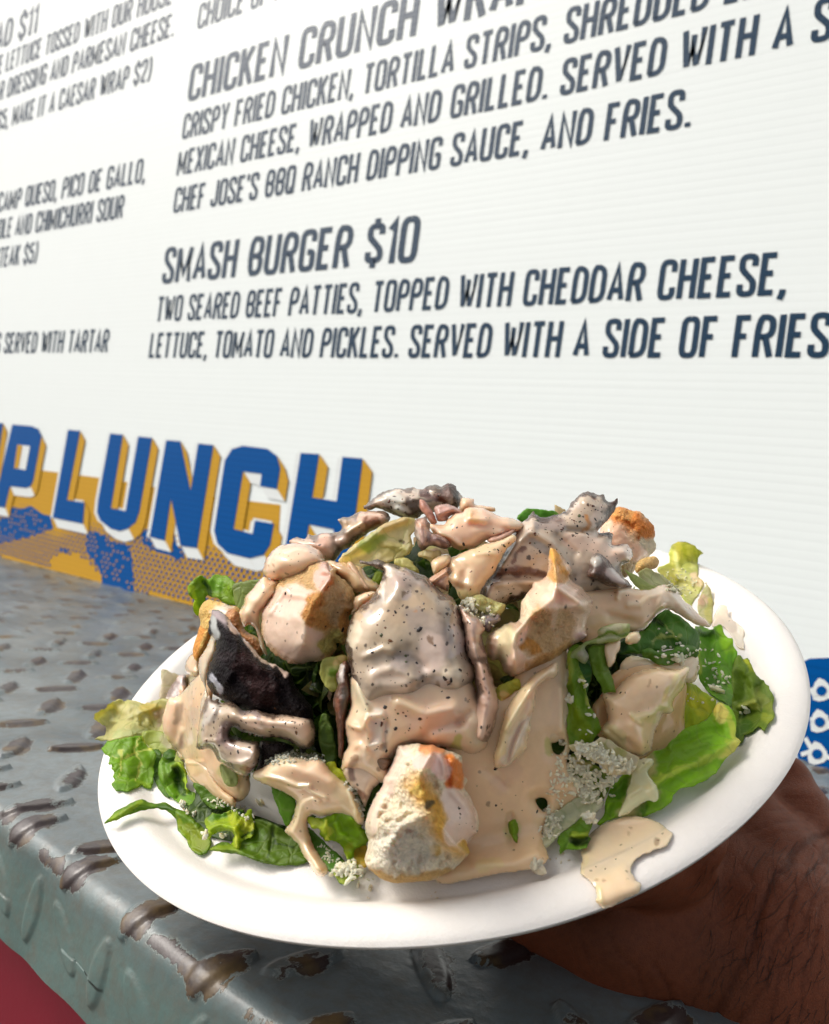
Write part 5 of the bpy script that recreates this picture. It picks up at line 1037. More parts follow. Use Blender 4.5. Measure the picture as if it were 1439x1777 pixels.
piece('charred_strip', 7, [(145, 800), (175, 790), (205, 830), (210, 880), (185, 880), (200, 980), (205, 1060), (180, 1150), (170, 1250), (160, 1380), (150, 1500), (120, 1500), (112, 1350), (95, 1200), (78, 1100), (85, 1040), (115, 970), (100, 900), (120, 840)], M_steak, T=4, w=9, lift=7, conform=.6, noise=(.9, 320), col=(.075, .022, .014), wet=.25, paint=[(7, [(130, 850), (120, 920)], 6, (.42, .40, .40), .95), (7, [(90, 1080), (110, 1150)], 4, (.16, .035, .012), .3), (7, [(150, 1000), (160, 1150)], 5, CH, .3)],
      label='thin dark red charred strip down the left edge of the big central steak', cat='steak')
leaf(7, [(0, 780), (80, 760), (165, 745), (180, 800), (130, 850), (100, 920), (105, 1000), (60, 1020), (10, 960), (-20, 880)], 'pale green leaf crumb between the drizzled crouton and the charred strip', (.36, .44, .18), lift=4, frill=1.2, paint=[(7, [(60, 900), (90, 860)], 8, (.14, .28, .03)), (7, [(120, 780)], 8, (.62, .56, .34))])
leaf(7, [(-20, 1200), (30, 1180), (60, 1250), (95, 1380), (100, 1500), (60, 1560), (10, 1500), (-30, 1350)], 'dark green leaf sliver in the gap left of the charred strip', (.06, .13, .02), lift=2, frill=1)
leaf(6, [(470, 280), (520, 265), (540, 300), (560, 310), (590, 350), (615, 400), (580, 400), (530, 370), (490, 320)], 'bright yellow-green leaf nub below the big steak, left of the front crouton', (.32, .44, .03), lift=6, frill=.8)
piece('charred_nub', 6, [(745, 255), (770, 235), (820, 240), (850, 260), (835, 300), (800, 330), (760, 300)], M_steak, T=4, w=10, lift=9, col=(.07, .03, .015), wet=.4, noise=(1, 320), label='small brown charred nub behind the left top of the front crouton', cat='steak')
piece('steak_slice', 6, [(590, 230), (630, 210), (700, 240), (750, 300), (790, 370), (740, 430), (700, 520), (680, 500), (650, 440), (610, 400), (570, 320)], M_steak, T=4, w=14, lift=6, conform=.7, noise=(.9, 260), col=(.50, .40, .32), wet=.95, paint=[(6, [(610, 270), (620, 340)], 10, (.10, .06, .06), .5), (6, [(690, 470), (660, 450)], 8, (.18, .08, .06), .6)], label='dressed brown steak tip tucked down left of the front crouton', cat='steak', group=ST)

# drizzled crouton, upper left
ca = piece('crouton', 1, [(500, 920), (560, 870), (700, 780), (800, 740), (880, 740), (930, 770), (980, 802), (975, 840), (1020, 880), (1050, 890), (1075, 930), (1110, 970), (1130, 1030), (1118, 1090), (1130, 1150), (1080, 1200), (1090, 1290), (1060, 1380), (1040, 1440), (975, 1410), (985, 1460), (930, 1530), (880, 1560), (760, 1580), (640, 1600), (540, 1560), (460, 1510), (400, 1440), (360, 1350), (350, 1230), (380, 1120), (440, 1040)], M_bread,
      T=14, w=46, lift=4, conform=.35, ridge=[(1, [(900, 820), (940, 860), (850, 980), (800, 1080), (720, 1250), (700, 1420)])], noise=(.4, 230), edge=(2.0, .10), col=(.58, .36, .15), wet=.08, cn=.3,
      paint=[(1, [(500, 1120), (520, 1320), (700, 1450)], 34, (.62, .46, .35), 1, .2), (1, [(620, 1050), (760, 1080)], 22, (.62, .44, .33), 1, .25), (1, [(880, 800), (860, 900)], 16, (.56, .33, .25), .95, .3), (1, [(820, 1050), (760, 1200), (880, 1250)], 14, (.55, .26, .07), .0), (1, [(980, 1000), (1000, 1200)], 20, (.58, .38, .19), .1), (1, [(900, 1450), (960, 1400)], 15, (.56, .46, .13), 0), (1, [(1060, 1180), (1040, 1300)], 12, (.48, .22, .05), 0), (1, [(960, 860), (890, 960)], 4, (.46, .18, .05), .2)],
      strokes=[(1, [(960, 860), (880, 960), (820, 1060)], 6, 2.0), (1, [(1010, 900), (1050, 1060)], 6, 1.3), (1, [(420, 1160), (480, 1060), (570, 970)], 6, 1.6), (1, [(600, 1020), (700, 1020), (800, 1060)], 7, 1.2), (1, [(980, 1100), (960, 1300)], 9, -1.6), (1, [(650, 1200), (780, 1100)], 12, 1.2)],
      label='large crouton at the upper left, half browned bread and half buried in dressing', cat='crouton', group='croutons in the salad')
piece('dressing_coat', 1, [(365, 830), (370, 780), (395, 720), (430, 670), (490, 615), (560, 595), (640, 588), (720, 595), (790, 620), (850, 665), (880, 710), (885, 750), (850, 790), (800, 830), (740, 870), (680, 900), (600, 910), (585, 950), (560, 990), (555, 940), (530, 905), (470, 905), (420, 890), (385, 865)], M_sauce, T=11, w=34, lift=9, conform=.2, noise=(.3, 120), col=(.64, .50, .38), wet=1, parent=ca, shape=.5,
      strokes=[(1, [(640, 610), (780, 680), (840, 720)], 6, .8), (1, [(480, 700), (600, 760), (700, 830)], 12, 1.4)], paint=[(1, [(395, 790)], 2.5, CH), (1, [(460, 790)], 2.5, (.2, .12, .08)), (1, [(725, 850)], 3.4, CH), (1, [(600, 640), (800, 680)], 12, (.62, .45, .37))], label='smooth swollen lobe of dressing on top of the crouton')
piece('dressing_lobe', 1, [(368, 868), (420, 895), (500, 905), (510, 930), (480, 960), (500, 1000), (450, 1060), (400, 1130), (360, 1180), (350, 1270), (360, 1350), (385, 1430), (400, 1520), (370, 1500), (330, 1380), (300, 1300), (250, 1270), (205, 1285), (180, 1230), (172, 1170), (200, 1090), (230, 1020), (290, 950)], M_sauce, T=8, w=24, lift=7, conform=.2, noise=(.3, 130), col=(.64, .50, .36), wet=1, parent=ca, strokes=[(1, [(360, 900), (260, 1020), (210, 1180)], 7, 1.3)], label='long teardrop of dressing hanging off the left side')

# dark charred steak on the left
piece('crouton', 4, [(825, 170), (870, 165), (930, 182), (990, 200), (1050, 215), (1078, 250), (1080, 310), (1110, 380), (1180, 420), (1240, 520), (1180, 560), (1100, 480), (1000, 400), (900, 380), (860, 440), (830, 500), (790, 560), (765, 600), (740, 550), (738, 500), (765, 420), (790, 330), (782, 260), (800, 200)], M_bread, T=7, w=16, lift=1, conform=.3, noise=(1.1, 260), col=(.66, .42, .12), wet=.1,
      paint=[(4, [(780, 380), (760, 520)], 8, (.66, .26, .04), .1), (4, [(900, 230), (1000, 240)], 8, (.62, .48, .34), .9), (4, [(1020, 280), (1100, 400), (1180, 520)], 14, (.40, .17, .05), .3), (4, [(1000, 300), (1070, 300)], 6, (.60, .30, .12), .2)], label='browned crouton edge standing behind the black charred steak at the left', cat='crouton', group='croutons in the salad')
leaf(4, [(525, 645), (600, 668), (680, 680), (780, 668), (800, 720), (760, 780), (700, 820), (640, 840), (560, 860), (512, 838), (520, 740)], 'thin translucent cream leaf beside the plate edge, left of the black charred steak', (.62, .55, .40), lift=2, frill=.5, conform=.4, paint=[(4, [(690, 700), (700, 760)], 8, (.45, .33, .2))])
piece('dressing_fold', 4, [(845, 400), (855, 450), (840, 520), (800, 560), (780, 620), (790, 690), (750, 700), (700, 670), (685, 630), (700, 570), (740, 530), (780, 480)], M_sauce, T=3.5, w=12, lift=4, conform=.3, col=(.66, .46, .34), strokes=[(4, [(700, 600), (720, 660), (780, 660)], 3, 1.2)], label='pink fold of dressing at the left edge of the black charred steak', cat='dressing')
piece('dressing_drape', 0, [(282, 1252), (292, 1215), (312, 1205), (345, 1170), (362, 1160), (372, 1190), (365, 1235), (372, 1290), (395, 1310), (420, 1330), (434, 1352), (430, 1380), (408, 1392), (380, 1378), (345, 1365), (326, 1345), (318, 1315), (300, 1295), (288, 1280)], M_sauce,
      T=4, w=26, lift=1.5, conform=.6, noise=(.9, 160), col=(.60, .44, .29), wet=1, paint=[(5, [(600, 120), (590, 200)], 8, (.16, .12, .10), .8), (5, [(640, 330), (620, 400)], 7, (.14, .12, .11), .8), (5, [(700, 150), (690, 330)], 12, (.44, .39, .31)), (5, [(740, 500), (800, 620), (900, 700)], 16, (.52, .34, .20)), (5, [(960, 600), (930, 540)], 12, (.42, .46, .20), .7), (5, [(520, 330), (480, 400)], 10, (.55, .55, .20)), (5, [(550, 230)], 2.4, BR), (5, [(500, 120), (520, 250)], 12, (.66, .48, .36))],
      strokes=[(5, [(640, 490), (760, 490)], 4, 1.3), (5, [(620, 270), (590, 400)], 5, 1.4), (5, [(700, 600), (860, 720)], 8, -1.4), (5, [(960, 560), (1000, 660)], 5, 1.0)],
      label='peach dressing drape hanging below the left steaks over the shaded leaves', cat='dressing')
piece('steak_slice', 4, [(630, 700), (660, 682), (690, 690), (695, 760), (690, 850), (660, 920), (630, 975), (590, 960), (570, 900), (545, 850), (560, 810), (590, 760)], M_steak, T=5, w=15, lift=6, conform=.4, noise=(.9, 300), col=(.13, .085, .085), wet=.6, paint=[(4, [(670, 770), (670, 880)], 6, (.40, .17, .05), .6), (4, [(560, 860), (600, 900)], 6, (.42, .40, .38), .9), (4, [(660, 700)], 6, (.42, .34, .34), .9)], label='small charred steak tip left of the black steak, above the yellow leaf', cat='steak', group=ST)
piece('charred_nub', 4, [(700, 840), (725, 815), (760, 822), (775, 850), (765, 880), (720, 885), (695, 868)], M_steak, T=3, w=8, lift=8, col=CH, wet=.3, noise=(.8, 320), label='tiny black charred bead beside the small left steak tip', cat='steak')
piece('charred_nub', 5, [(575, 335), (610, 318), (650, 330), (655, 380), (640, 435), (610, 430), (585, 390)], M_steak, T=3, w=8, lift=7, col=(.12, .12, .13), wet=.6, noise=(.8, 320), label='small grey charred nub in the dressing above the curled green leaf', cat='steak')
bk = piece('steak_slice', 4, [(862, 290), (870, 235), (905, 232), (945, 250), (1000, 305), (1050, 375), (1075, 415), (1130, 460), (1190, 540), (1250, 590), (1310, 612), (1370, 650), (1425, 680), (1439, 740), (1460, 770), (1500, 830), (1560, 900), (1575, 1000), (1580, 1100), (1540, 1180), (1490, 1230), (1460, 1130), (1400, 1020), (1300, 975), (1180, 950), (1100, 930), (1020, 900), (940, 860), (880, 810), (840, 760), (835, 690), (850, 620), (875, 560), (900, 480), (880, 420), (850, 400), (848, 330)], M_char,
      T=10, w=36, lift=7, conform=.5, noise=(1.9, 260), col=(.009, .006, .007), wet=.03, cn=.6, edge=(1.6, .12),
      paint=[(4, [(900, 260), (960, 300)], 11, (.27, .21, .21), .9), (4, [(1000, 320), (1100, 440), (1250, 590), (1400, 680)], 4, (.56, .42, .34), .9), (4, [(870, 270), (870, 420)], 6, (.40, .41, .39), .95), (4, [(1100, 600), (1250, 800)], 22, (.024, .010, .010), .05), (4, [(880, 700), (920, 780)], 6, (.36, .36, .40), .8), (4, [(960, 560)], 10, (.02, .012, .014), .1)],
      strokes=[(4, [(960, 420), (1100, 600), (1300, 700)], 9, 1.6), (4, [(950, 560), (1100, 800), (1250, 900)], 8, -1.5), (4, [(1050, 450), (1020, 650), (960, 760)], 6, 1.4), (4, [(1200, 620), (1230, 800)], 7, 1.5), (4, [(1350, 700), (1380, 900)], 9, -1.3)],
      label='black charred steak slice with a crusty surface at the left of the mound', cat='steak', group=ST)
piece('dressing_coat', 4, [(862, 290), (900, 340), (945, 330), (960, 360), (930, 420), (905, 470), (895, 540), (860, 600), (845, 680), (830, 760), (850, 860), (830, 950), (800, 1060), (780, 1180), (770, 1100), (785, 980), (790, 880), (820, 780), (785, 690), (775, 600), (790, 560), (830, 500), (852, 440), (862, 390), (850, 330)], M_sauce, T=2.6, w=9, lift=11, conform=.4, noise=(.5, 220), col=(.42, .43, .37), wet=1, parent=bk, strokes=[(4, [(800, 1150), (800, 960), (840, 840)], 3, 1.2)], label='greenish grey streak of dressing down the left side')
ls = piece('steak_slice', 5, [(800, 30), (835, 60), (870, 50), (890, 80), (960, 70), (1010, 95), (1060, 130), (1130, 120), (1200, 140), (1280, 155), (1360, 150), (1439, 158), (1500, 180), (1545, 230), (1550, 300), (1535, 360), (1500, 400), (1450, 390), (1400, 365), (1340, 335), (1270, 318), (1190, 320), (1110, 295), (1040, 280), (975, 245), (960, 300), (1030, 320), (1120, 340), (1160, 360), (1168, 430), (1150, 500), (1110, 550), (1060, 595), (1000, 570), (940, 530), (880, 490), (840, 420), (800, 395), (745, 405), (725, 370), (735, 260), (755, 150)], M_steak,
      T=8, w=26, lift=8, conform=.5, noise=(.9, 180), col=(.35, .29, .22), wet=1, edge=(1.4, .1), cn=.12, holes=[(5, [(990, 300), (1100, 305), (1200, 330), (1170, 345), (1060, 335)])],
      paint=[(5, [(930, 260), (900, 330), (960, 380)], 11, (.21, .16, .175), .9), (5, [(1000, 300), (990, 350)], 9, (.06, .035, .04), .5), (5, [(1180, 320), (1330, 335), (1439, 380)], 5, (.13, .10, .10), .7), (5, [(740, 385), (780, 395)], 5, (.20, .09, .05), .6), (5, [(1100, 170), (1300, 200), (1480, 240)], 17, (.61, .45, .34), 1), (5, [(800, 200), (860, 120)], 12, (.52, .51, .47), 1), (5, [(1060, 400), (1080, 470)], 14, (.52, .43, .37), 1), (5, [(960, 80)], 4, CH, .5), (5, [(1060, 120), (1160, 170)], 6, (.25, .21, .22), .9), (5, [(930, 370)], 4, (.2, .1, .1), 1), (5, [(1060, 550), (1120, 520)], 5, (.25, .10, .06), .6)],
      strokes=[(5, [(745, 380), (745, 240), (790, 90)], 4, 1.5), (5, [(770, 360), (790, 230), (860, 110)], 5, 1.4), (5, [(960, 250), (1080, 290), (1200, 320), (1380, 350)], 5, 2.0), (5, [(780, 350), (850, 350), (890, 420)], 5, 1.6), (5, [(950, 490), (1040, 500), (1110, 470), (1120, 430)], 5, 1.5), (5, [(900, 260), (900, 330)], 4, 1.2), (5, [(1000, 160), (1200, 190), (1450, 220)], 14, 2.0)],
      label='rippled dressed steak slice curling across below the black charred steak', cat='steak', group=ST)
piece('charred_end', 5, [(1165, 350), (1230, 345), (1310, 350), (1380, 375), (1400, 400), (1330, 440), (1270, 470), (1210, 510), (1170, 545), (1130, 560), (1150, 500), (1168, 430)], M_char, T=5, w=14, lift=3, conform=.4, noise=(1.3, 280), col=CH, wet=.1, parent=ls, label='black crust under the curl')

piece('dressing_fold', 5, [(575, 250), (620, 225), (660, 250), (690, 300), (700, 360), (680, 420), (650, 470), (610, 470), (590, 420), (610, 370), (600, 310)], M_sauce, T=2.6, w=10, lift=5, conform=.5, noise=(.8, 220), col=(.60, .47, .32), strokes=[(5, [(620, 260), (650, 400)], 3, 1.2)], label='narrow fold of dressing running down beside the small grey charred nub', cat='dressing')
leaf(5, [(470, 250), (520, 220), (560, 250), (600, 300), (590, 360), (560, 400), (520, 390), (480, 340)], 'pale yellow leaf fold with dressing, right of the crinkled yellow leaf', (.62, .58, .28), lift=5, frill=1.4, paint=[(5, [(540, 280)], 10, (.64, .46, .28))], strokes=[(5, [(500, 250), (560, 370)], 4, 1.6)])
leaf(5, [(880, 520), (920, 500), (980, 540), (1010, 600), (990, 660), (940, 650), (900, 600)], 'pale green lettuce rib showing at the foot of the left peach drape', (.50, .55, .22), lift=4.5, frill=1.0, strokes=[(5, [(900, 520), (960, 640)], 3, 1.2)])
piece('dressing_drip', 5, [(640, 480), (680, 470), (750, 490), (800, 540), (850, 610), (900, 680), (980, 740), (1000, 790), (960, 800), (880, 760), (800, 700), (730, 640), (670, 570)], M_sauce, T=2.5, w=14, lift=4.5, conform=.6, noise=(.6, 200), col=(.55, .37, .22), strokes=[(5, [(650, 490), (740, 490)], 3, 1.2)], label='brownish dressing run below the left steaks, ending over the dark leaves', cat='dressing')
piece('meat_shred', 2, [(1180, 560), (1240, 530), (1330, 500), (1400, 470), (1380, 520), (1300, 560), (1220, 590)], M_steak, T=2, w=7, lift=8, noise=(.8, 320), col=(.50, .30, .22), wet=.7, label='thin pink meat fibre lying against the left edge of the right steak', cat='meat')
piece('meat_shred', 1, [(1060, 760), (1100, 740), (1160, 800), (1220, 900), (1260, 960), (1220, 980), (1160, 900), (1100, 830)], M_steak, T=2, w=7, lift=4, noise=(.8, 320), col=(.52, .33, .20), wet=.7, label='tan meat fibre hanging in the gap left of the big steak tip', cat='meat')
# ---- left leaves
leaf(5, [(12, 172), (45, 135), (95, 112), (120, 80), (180, 58), (220, 66), (275, 64), (320, 72), (370, 82), (420, 66), (470, 55), (540, 62), (600, 120), (600, 200), (560, 280), (500, 330), (430, 330), (360, 300), (290, 305), (220, 320), (150, 332), (85, 338), (22, 332), (75, 305), (92, 270), (95, 240), (50, 215), (20, 195)],
     'pale yellow crinkled lettuce leaf sticking out over the left rim of the plate', (.66, .62, .27), lift=3, frill=2.0, conform=.3, cn=.2, edge=(2.2, .08), grad=(-8, 0), paint=[(5, [(380, 110), (440, 140)], 12, (.66, .54, .12)), (5, [(100, 180), (60, 190)], 10, (.68, .68, .40)), (5, [(500, 180), (560, 200)], 16, (.64, .50, .34)), (5, [(180, 300), (380, 290)], 8, (.62, .64, .30)), (5, [(200, 110), (300, 160)], 9, (.70, .66, .32))],
     strokes=[(5, [(70, 200), (200, 210), (300, 160), (440, 110)], 4, 1.8), (5, [(320, 170), (320, 270)], 4, 1.6), (5, [(150, 110), (220, 200), (240, 300)], 5, -1.5), (5, [(360, 120), (440, 160)], 4, 1.6), (5, [(380, 200), (430, 260), (420, 300)], 4, 1.5), (5, [(300, 80), (280, 150)], 4, -1.4)])
leaf(5, [(340, 300), (440, 270), (520, 300), (560, 380), (600, 440), (640, 500), (600, 520), (540, 480), (480, 430), (420, 410)], 'yellow-green leaf portion under the yellow crinkled leaf, beside the dressing', (.46, .52, .12), lift=3, frill=1, conform=.4, paint=[(5, [(520, 330), (560, 420)], 9, (.60, .55, .28))])
leaf(5, [(68, 402), (85, 370), (110, 345), (170, 335), (240, 322), (300, 310), (345, 308), (365, 350), (395, 385), (425, 405), (445, 440), (430, 500), (428, 560), (425, 620), (410, 668), (370, 672), (340, 655), (300, 672), (240, 695), (190, 690), (160, 684), (138, 645), (165, 610), (145, 590), (160, 560), (135, 540), (150, 510), (112, 505), (125, 460), (95, 440)],
     'bright green lettuce leaf with clear pale veins at the left rim', (.14, .33, .01), lift=4, frill=1.1, conform=.45, cn=.16, edge=(1.8, .1), paint=[(5, [(345, 320), (400, 390)], 6, (.45, .56, .12)), (5, [(330, 640), (390, 650)], 7, (.22, .42, .03)), (5, [(170, 660), (280, 640)], 8, (.10, .26, .01)), (5, [(300, 330), (290, 430), (200, 480)], 1.8, (.50, .62, .22)), (5, [(290, 430), (340, 500), (310, 600)], 1.6, (.48, .60, .2)), (5, [(290, 430), (400, 400)], 1.5, (.48, .60, .2)), (5, [(200, 480), (190, 580)], 1.4, (.45, .58, .18)), (5, [(200, 400), (200, 480), (140, 440)], 1.3, (.45, .58, .18))],
     strokes=[(5, [(300, 330), (290, 430), (200, 480)], 3, -.8), (5, [(290, 430), (340, 500), (310, 600)], 3, -.8), (5, [(250, 380)], 9, 1.0), (5, [(360, 450)], 10, 1.2), (5, [(250, 560)], 10, 1.1)])
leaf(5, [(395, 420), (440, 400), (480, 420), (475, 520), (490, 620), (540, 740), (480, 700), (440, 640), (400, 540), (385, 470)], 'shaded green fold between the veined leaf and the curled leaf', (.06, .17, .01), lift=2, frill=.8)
leaf(5, [(485, 450), (500, 415), (540, 398), (572, 415), (580, 450), (575, 485), (600, 490), (630, 510), (655, 560), (662, 610), (655, 670), (690, 690), (725, 720), (720, 790), (690, 800), (640, 800), (590, 770), (540, 735), (510, 690), (480, 640), (458, 580), (460, 500)],
     'curled green lettuce leaf with rolled edges at the left front', (.12, .30, .02), lift=5, frill=1.5, conform=.5, paint=[(5, [(520, 420), (560, 440)], 7, (.05, .15, .015)), (5, [(590, 600), (620, 660)], 10, (.03, .10, .01)), (5, [(550, 500), (600, 490), (650, 560), (650, 680)], 3.5, (.30, .50, .05)), (5, [(480, 500), (480, 620)], 7, (.16, .34, .07)), (5, [(570, 540)], 8, (.02, .06, .01))], strokes=[(5, [(550, 560), (540, 520), (600, 490), (645, 560), (650, 680)], 5, 2.6), (5, [(590, 600), (620, 680)], 9, -2.6), (5, [(480, 450), (520, 470), (580, 450)], 4, 2.0), (5, [(470, 500), (500, 640), (560, 720)], 6, 1.6)])
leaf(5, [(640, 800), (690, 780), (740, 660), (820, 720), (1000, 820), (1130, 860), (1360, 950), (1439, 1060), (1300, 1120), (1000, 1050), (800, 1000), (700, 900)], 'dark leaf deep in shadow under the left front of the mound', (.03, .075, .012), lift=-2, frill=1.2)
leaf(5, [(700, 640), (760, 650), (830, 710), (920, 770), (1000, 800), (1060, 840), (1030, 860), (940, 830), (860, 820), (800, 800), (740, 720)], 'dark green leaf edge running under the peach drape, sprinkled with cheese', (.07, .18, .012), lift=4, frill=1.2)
leaf(5, [(85, 915), (120, 875), (160, 835), (210, 805), (270, 775), (330, 745), (390, 765), (450, 782), (500, 768), (540, 790), (600, 820), (660, 838), (700, 880), (760, 930), (800, 985), (825, 1050), (805, 1110), (745, 1132), (700, 1110), (665, 1060), (640, 1010), (600, 970), (580, 900), (550, 850), (490, 822), (440, 812), (370, 820), (300, 840), (200, 880), (130, 905)],
     'long pointed green leaf lying across the left front of the plate rim', (.10, .24, .012), lift=3, frill=.9, conform=.6, cn=.25, paint=[(5, [(680, 950), (760, 1060)], 14, (.18, .28, .01)), (5, [(110, 900), (330, 760)], 4, (.22, .38, .03)), (5, [(600, 880), (700, 1080)], 5, (.20, .32, .02)), (5, [(460, 810), (560, 800)], 6, (.05, .14, .01))], strokes=[(5, [(120, 890), (320, 785), (520, 800), (700, 900), (780, 1040)], 6, 1.8), (5, [(600, 950), (700, 1100)], 6, 1.4)])
leaf(5, [(815, 1100), (860, 1060), (930, 1045), (1000, 1075), (1030, 1010), (1080, 980), (1130, 890), (1200, 895), (1280, 930), (1350, 975), (1439, 1040), (1500, 1110), (1520, 1170), (1440, 1200), (1340, 1210), (1240, 1200), (1140, 1180), (1020, 1130), (900, 1115)],
     'broad dark green leaf resting on the well edge at the left front', (.085, .19, .012), lift=4, frill=.8, conform=.7, cn=.3, paint=[(5, [(850, 1080), (1000, 1085)], 6, (.20, .34, .03)), (5, [(1260, 950), (1240, 1100), (1180, 1180)], 2.2, (.03, .08, .01)), (5, [(1240, 1040), (1400, 1080)], 1.8, (.03, .08, .01)), (5, [(1100, 1060), (1180, 980)], 8, (.10, .24, .015))], strokes=[(5, [(830, 1090), (1000, 1100), (1200, 1180)], 5, 1.6), (5, [(1260, 950), (1240, 1100)], 4, -1.2)])
leaf(5, [(778, 905), (800, 870), (840, 848), (900, 850), (945, 828), (960, 845), (975, 822), (1005, 828), (1025, 870), (1060, 850), (1100, 812), (1112, 870), (1130, 950), (1118, 1000), (1080, 1020), (1045, 1035), (1035, 1080), (1022, 1122), (985, 1100), (962, 1070), (980, 1020), (970, 975), (920, 965), (860, 978), (825, 1005), (818, 1035), (790, 1000), (800, 960), (785, 930)],
     'frilly bright yellow-green lettuce edge at the left front, in front of the dark leaves', (.24, .40, .02), lift=8, frill=2.0, conform=.6, cn=.2, edge=(2.2, .14), paint=[(5, [(850, 880), (900, 860)], 7, (.10, .26, .02)), (5, [(960, 850), (1000, 940)], 7, (.34, .48, .03)), (5, [(1060, 900), (1090, 960)], 8, (.38, .50, .04)), (5, [(990, 1060), (1010, 980)], 4, (.42, .56, .08)), (5, [(1060, 1000), (1120, 960)], 3, (.03, .08, .01))],
     strokes=[(5, [(800, 960), (900, 920), (980, 940), (1010, 860)], 5, 2.2), (5, [(1000, 1080), (1000, 960), (1040, 880)], 4, 2.4), (5, [(1060, 1000), (1110, 900)], 5, -1.4), (5, [(900, 880)], 8, -1.4)])

# dressed leaf at the front left of centre
leaf(6, [(165, 405), (205, 425), (250, 445), (300, 485), (310, 540), (280, 600), (262, 640), (235, 610), (210, 540), (180, 470)], 'smooth green leaf sliver under the front dressed leaf', (.09, .26, .02), lift=5, frill=.5)
piece('dressed_leaf', 6, [(60, 335), (110, 305), (160, 275), (205, 245), (260, 236), (330, 248), (380, 255), (430, 245), (475, 275), (505, 320), (555, 365), (600, 395), (640, 450), (665, 510), (692, 580), (690, 625), (655, 640), (610, 600), (560, 575), (500, 575), (440, 580), (395, 570), (375, 600), (380, 660), (400, 730), (440, 800), (480, 855), (490, 890), (460, 920), (415, 905), (385, 850), (350, 800), (320, 740), (270, 690), (245, 660), (280, 610), (300, 540), (310, 490), (250, 450), (190, 420), (120, 390), (70, 370)], M_sauce,
      T=4.5, w=26, lift=8, conform=.7, noise=(.5, 170), col=(.61, .49, .34), wet=1, edge=(1.2, .08), cn=.07,
      paint=[(6, [(180, 270), (280, 240), (430, 250)], 10, (.42, .46, .32), .6), (6, [(350, 300), (450, 330)], 20, (.62, .46, .34)), (6, [(560, 420), (640, 560)], 14, (.50, .46, .30)), (6, [(330, 540), (320, 640)], 12, (.46, .44, .29)), (6, [(640, 460), (690, 590)], 4, (.56, .58, .40)), (6, [(420, 820), (460, 880)], 10, (.46, .37, .24)), (6, [(300, 575)], 2.4, CH)],
      strokes=[(6, [(140, 350), (220, 370), (320, 405), (380, 400)], 4, 1.5), (6, [(380, 420), (420, 450), (470, 475)], 3.5, 1.4), (6, [(350, 500), (400, 480), (430, 500)], 4, 1.3), (6, [(610, 430), (650, 540), (640, 600)], 4, 1.6), (6, [(330, 520), (300, 600), (280, 680)], 7, 1.2), (6, [(300, 300), (500, 380)], 14, 1.6), (6, [(290, 690), (360, 780), (440, 890)], 7, 1.4)],
      label='dressing-coated lettuce leaf curving over the green leaves left of the front crouton', cat='lettuce')
leaf(6, [(335, 650), (370, 640), (400, 655), (440, 700), (490, 745), (540, 790), (585, 830), (600, 880), (610, 930), (570, 962), (530, 930), (490, 880), (440, 820), (390, 760), (345, 700)], 'dark green midrib leaf sprinkled with cheese, just left of the front crouton', (.07, .20, .03), lift=6.5, frill=.6, conform=.8)
leaf(6, [(372, 605), (375, 580), (410, 585), (460, 585), (510, 565), (560, 560), (620, 580), (660, 610), (690, 650), (715, 690), (712, 730), (675, 755), (640, 765), (630, 830), (600, 830), (580, 780), (560, 740), (510, 715), (480, 720), (450, 690), (440, 650), (400, 650)],
     'bright frilly green lettuce piece touching the left side of the front crouton', (.17, .36, .012), lift=9, frill=1.6, conform=.7, cn=.2, edge=(1.8, .12), paint=[(6, [(400, 610), (490, 660)], 7, (.33, .48, .05)), (6, [(560, 600), (650, 700)], 15, (.15, .34, .01)), (6, [(470, 600), (490, 710)], 3, (.42, .55, .10)), (6, [(600, 800), (610, 750)], 7, (.20, .32, .02))], strokes=[(6, [(480, 600), (470, 660), (495, 710)], 4, 2.2), (6, [(520, 580), (560, 680), (640, 740)], 6, 1.5), (6, [(620, 600), (690, 700)], 6, 1.2)])
leaf(6, [(640, 740), (690, 720), (720, 780), (712, 860), (680, 870), (640, 850), (620, 800)], 'olive leaf scrap at the foot of the front crouton', (.32, .28, .04), lift=7, frill=.5, conform=.8)
leaf(6, [(520, 900), (560, 850), (620, 830), (660, 850), (670, 910), (620, 950), (575, 965), (540, 940)], 'small green leaf tip buried under a clump of grated cheese at the front', (.24, .36, .06), lift=8, frill=1, conform=.8)

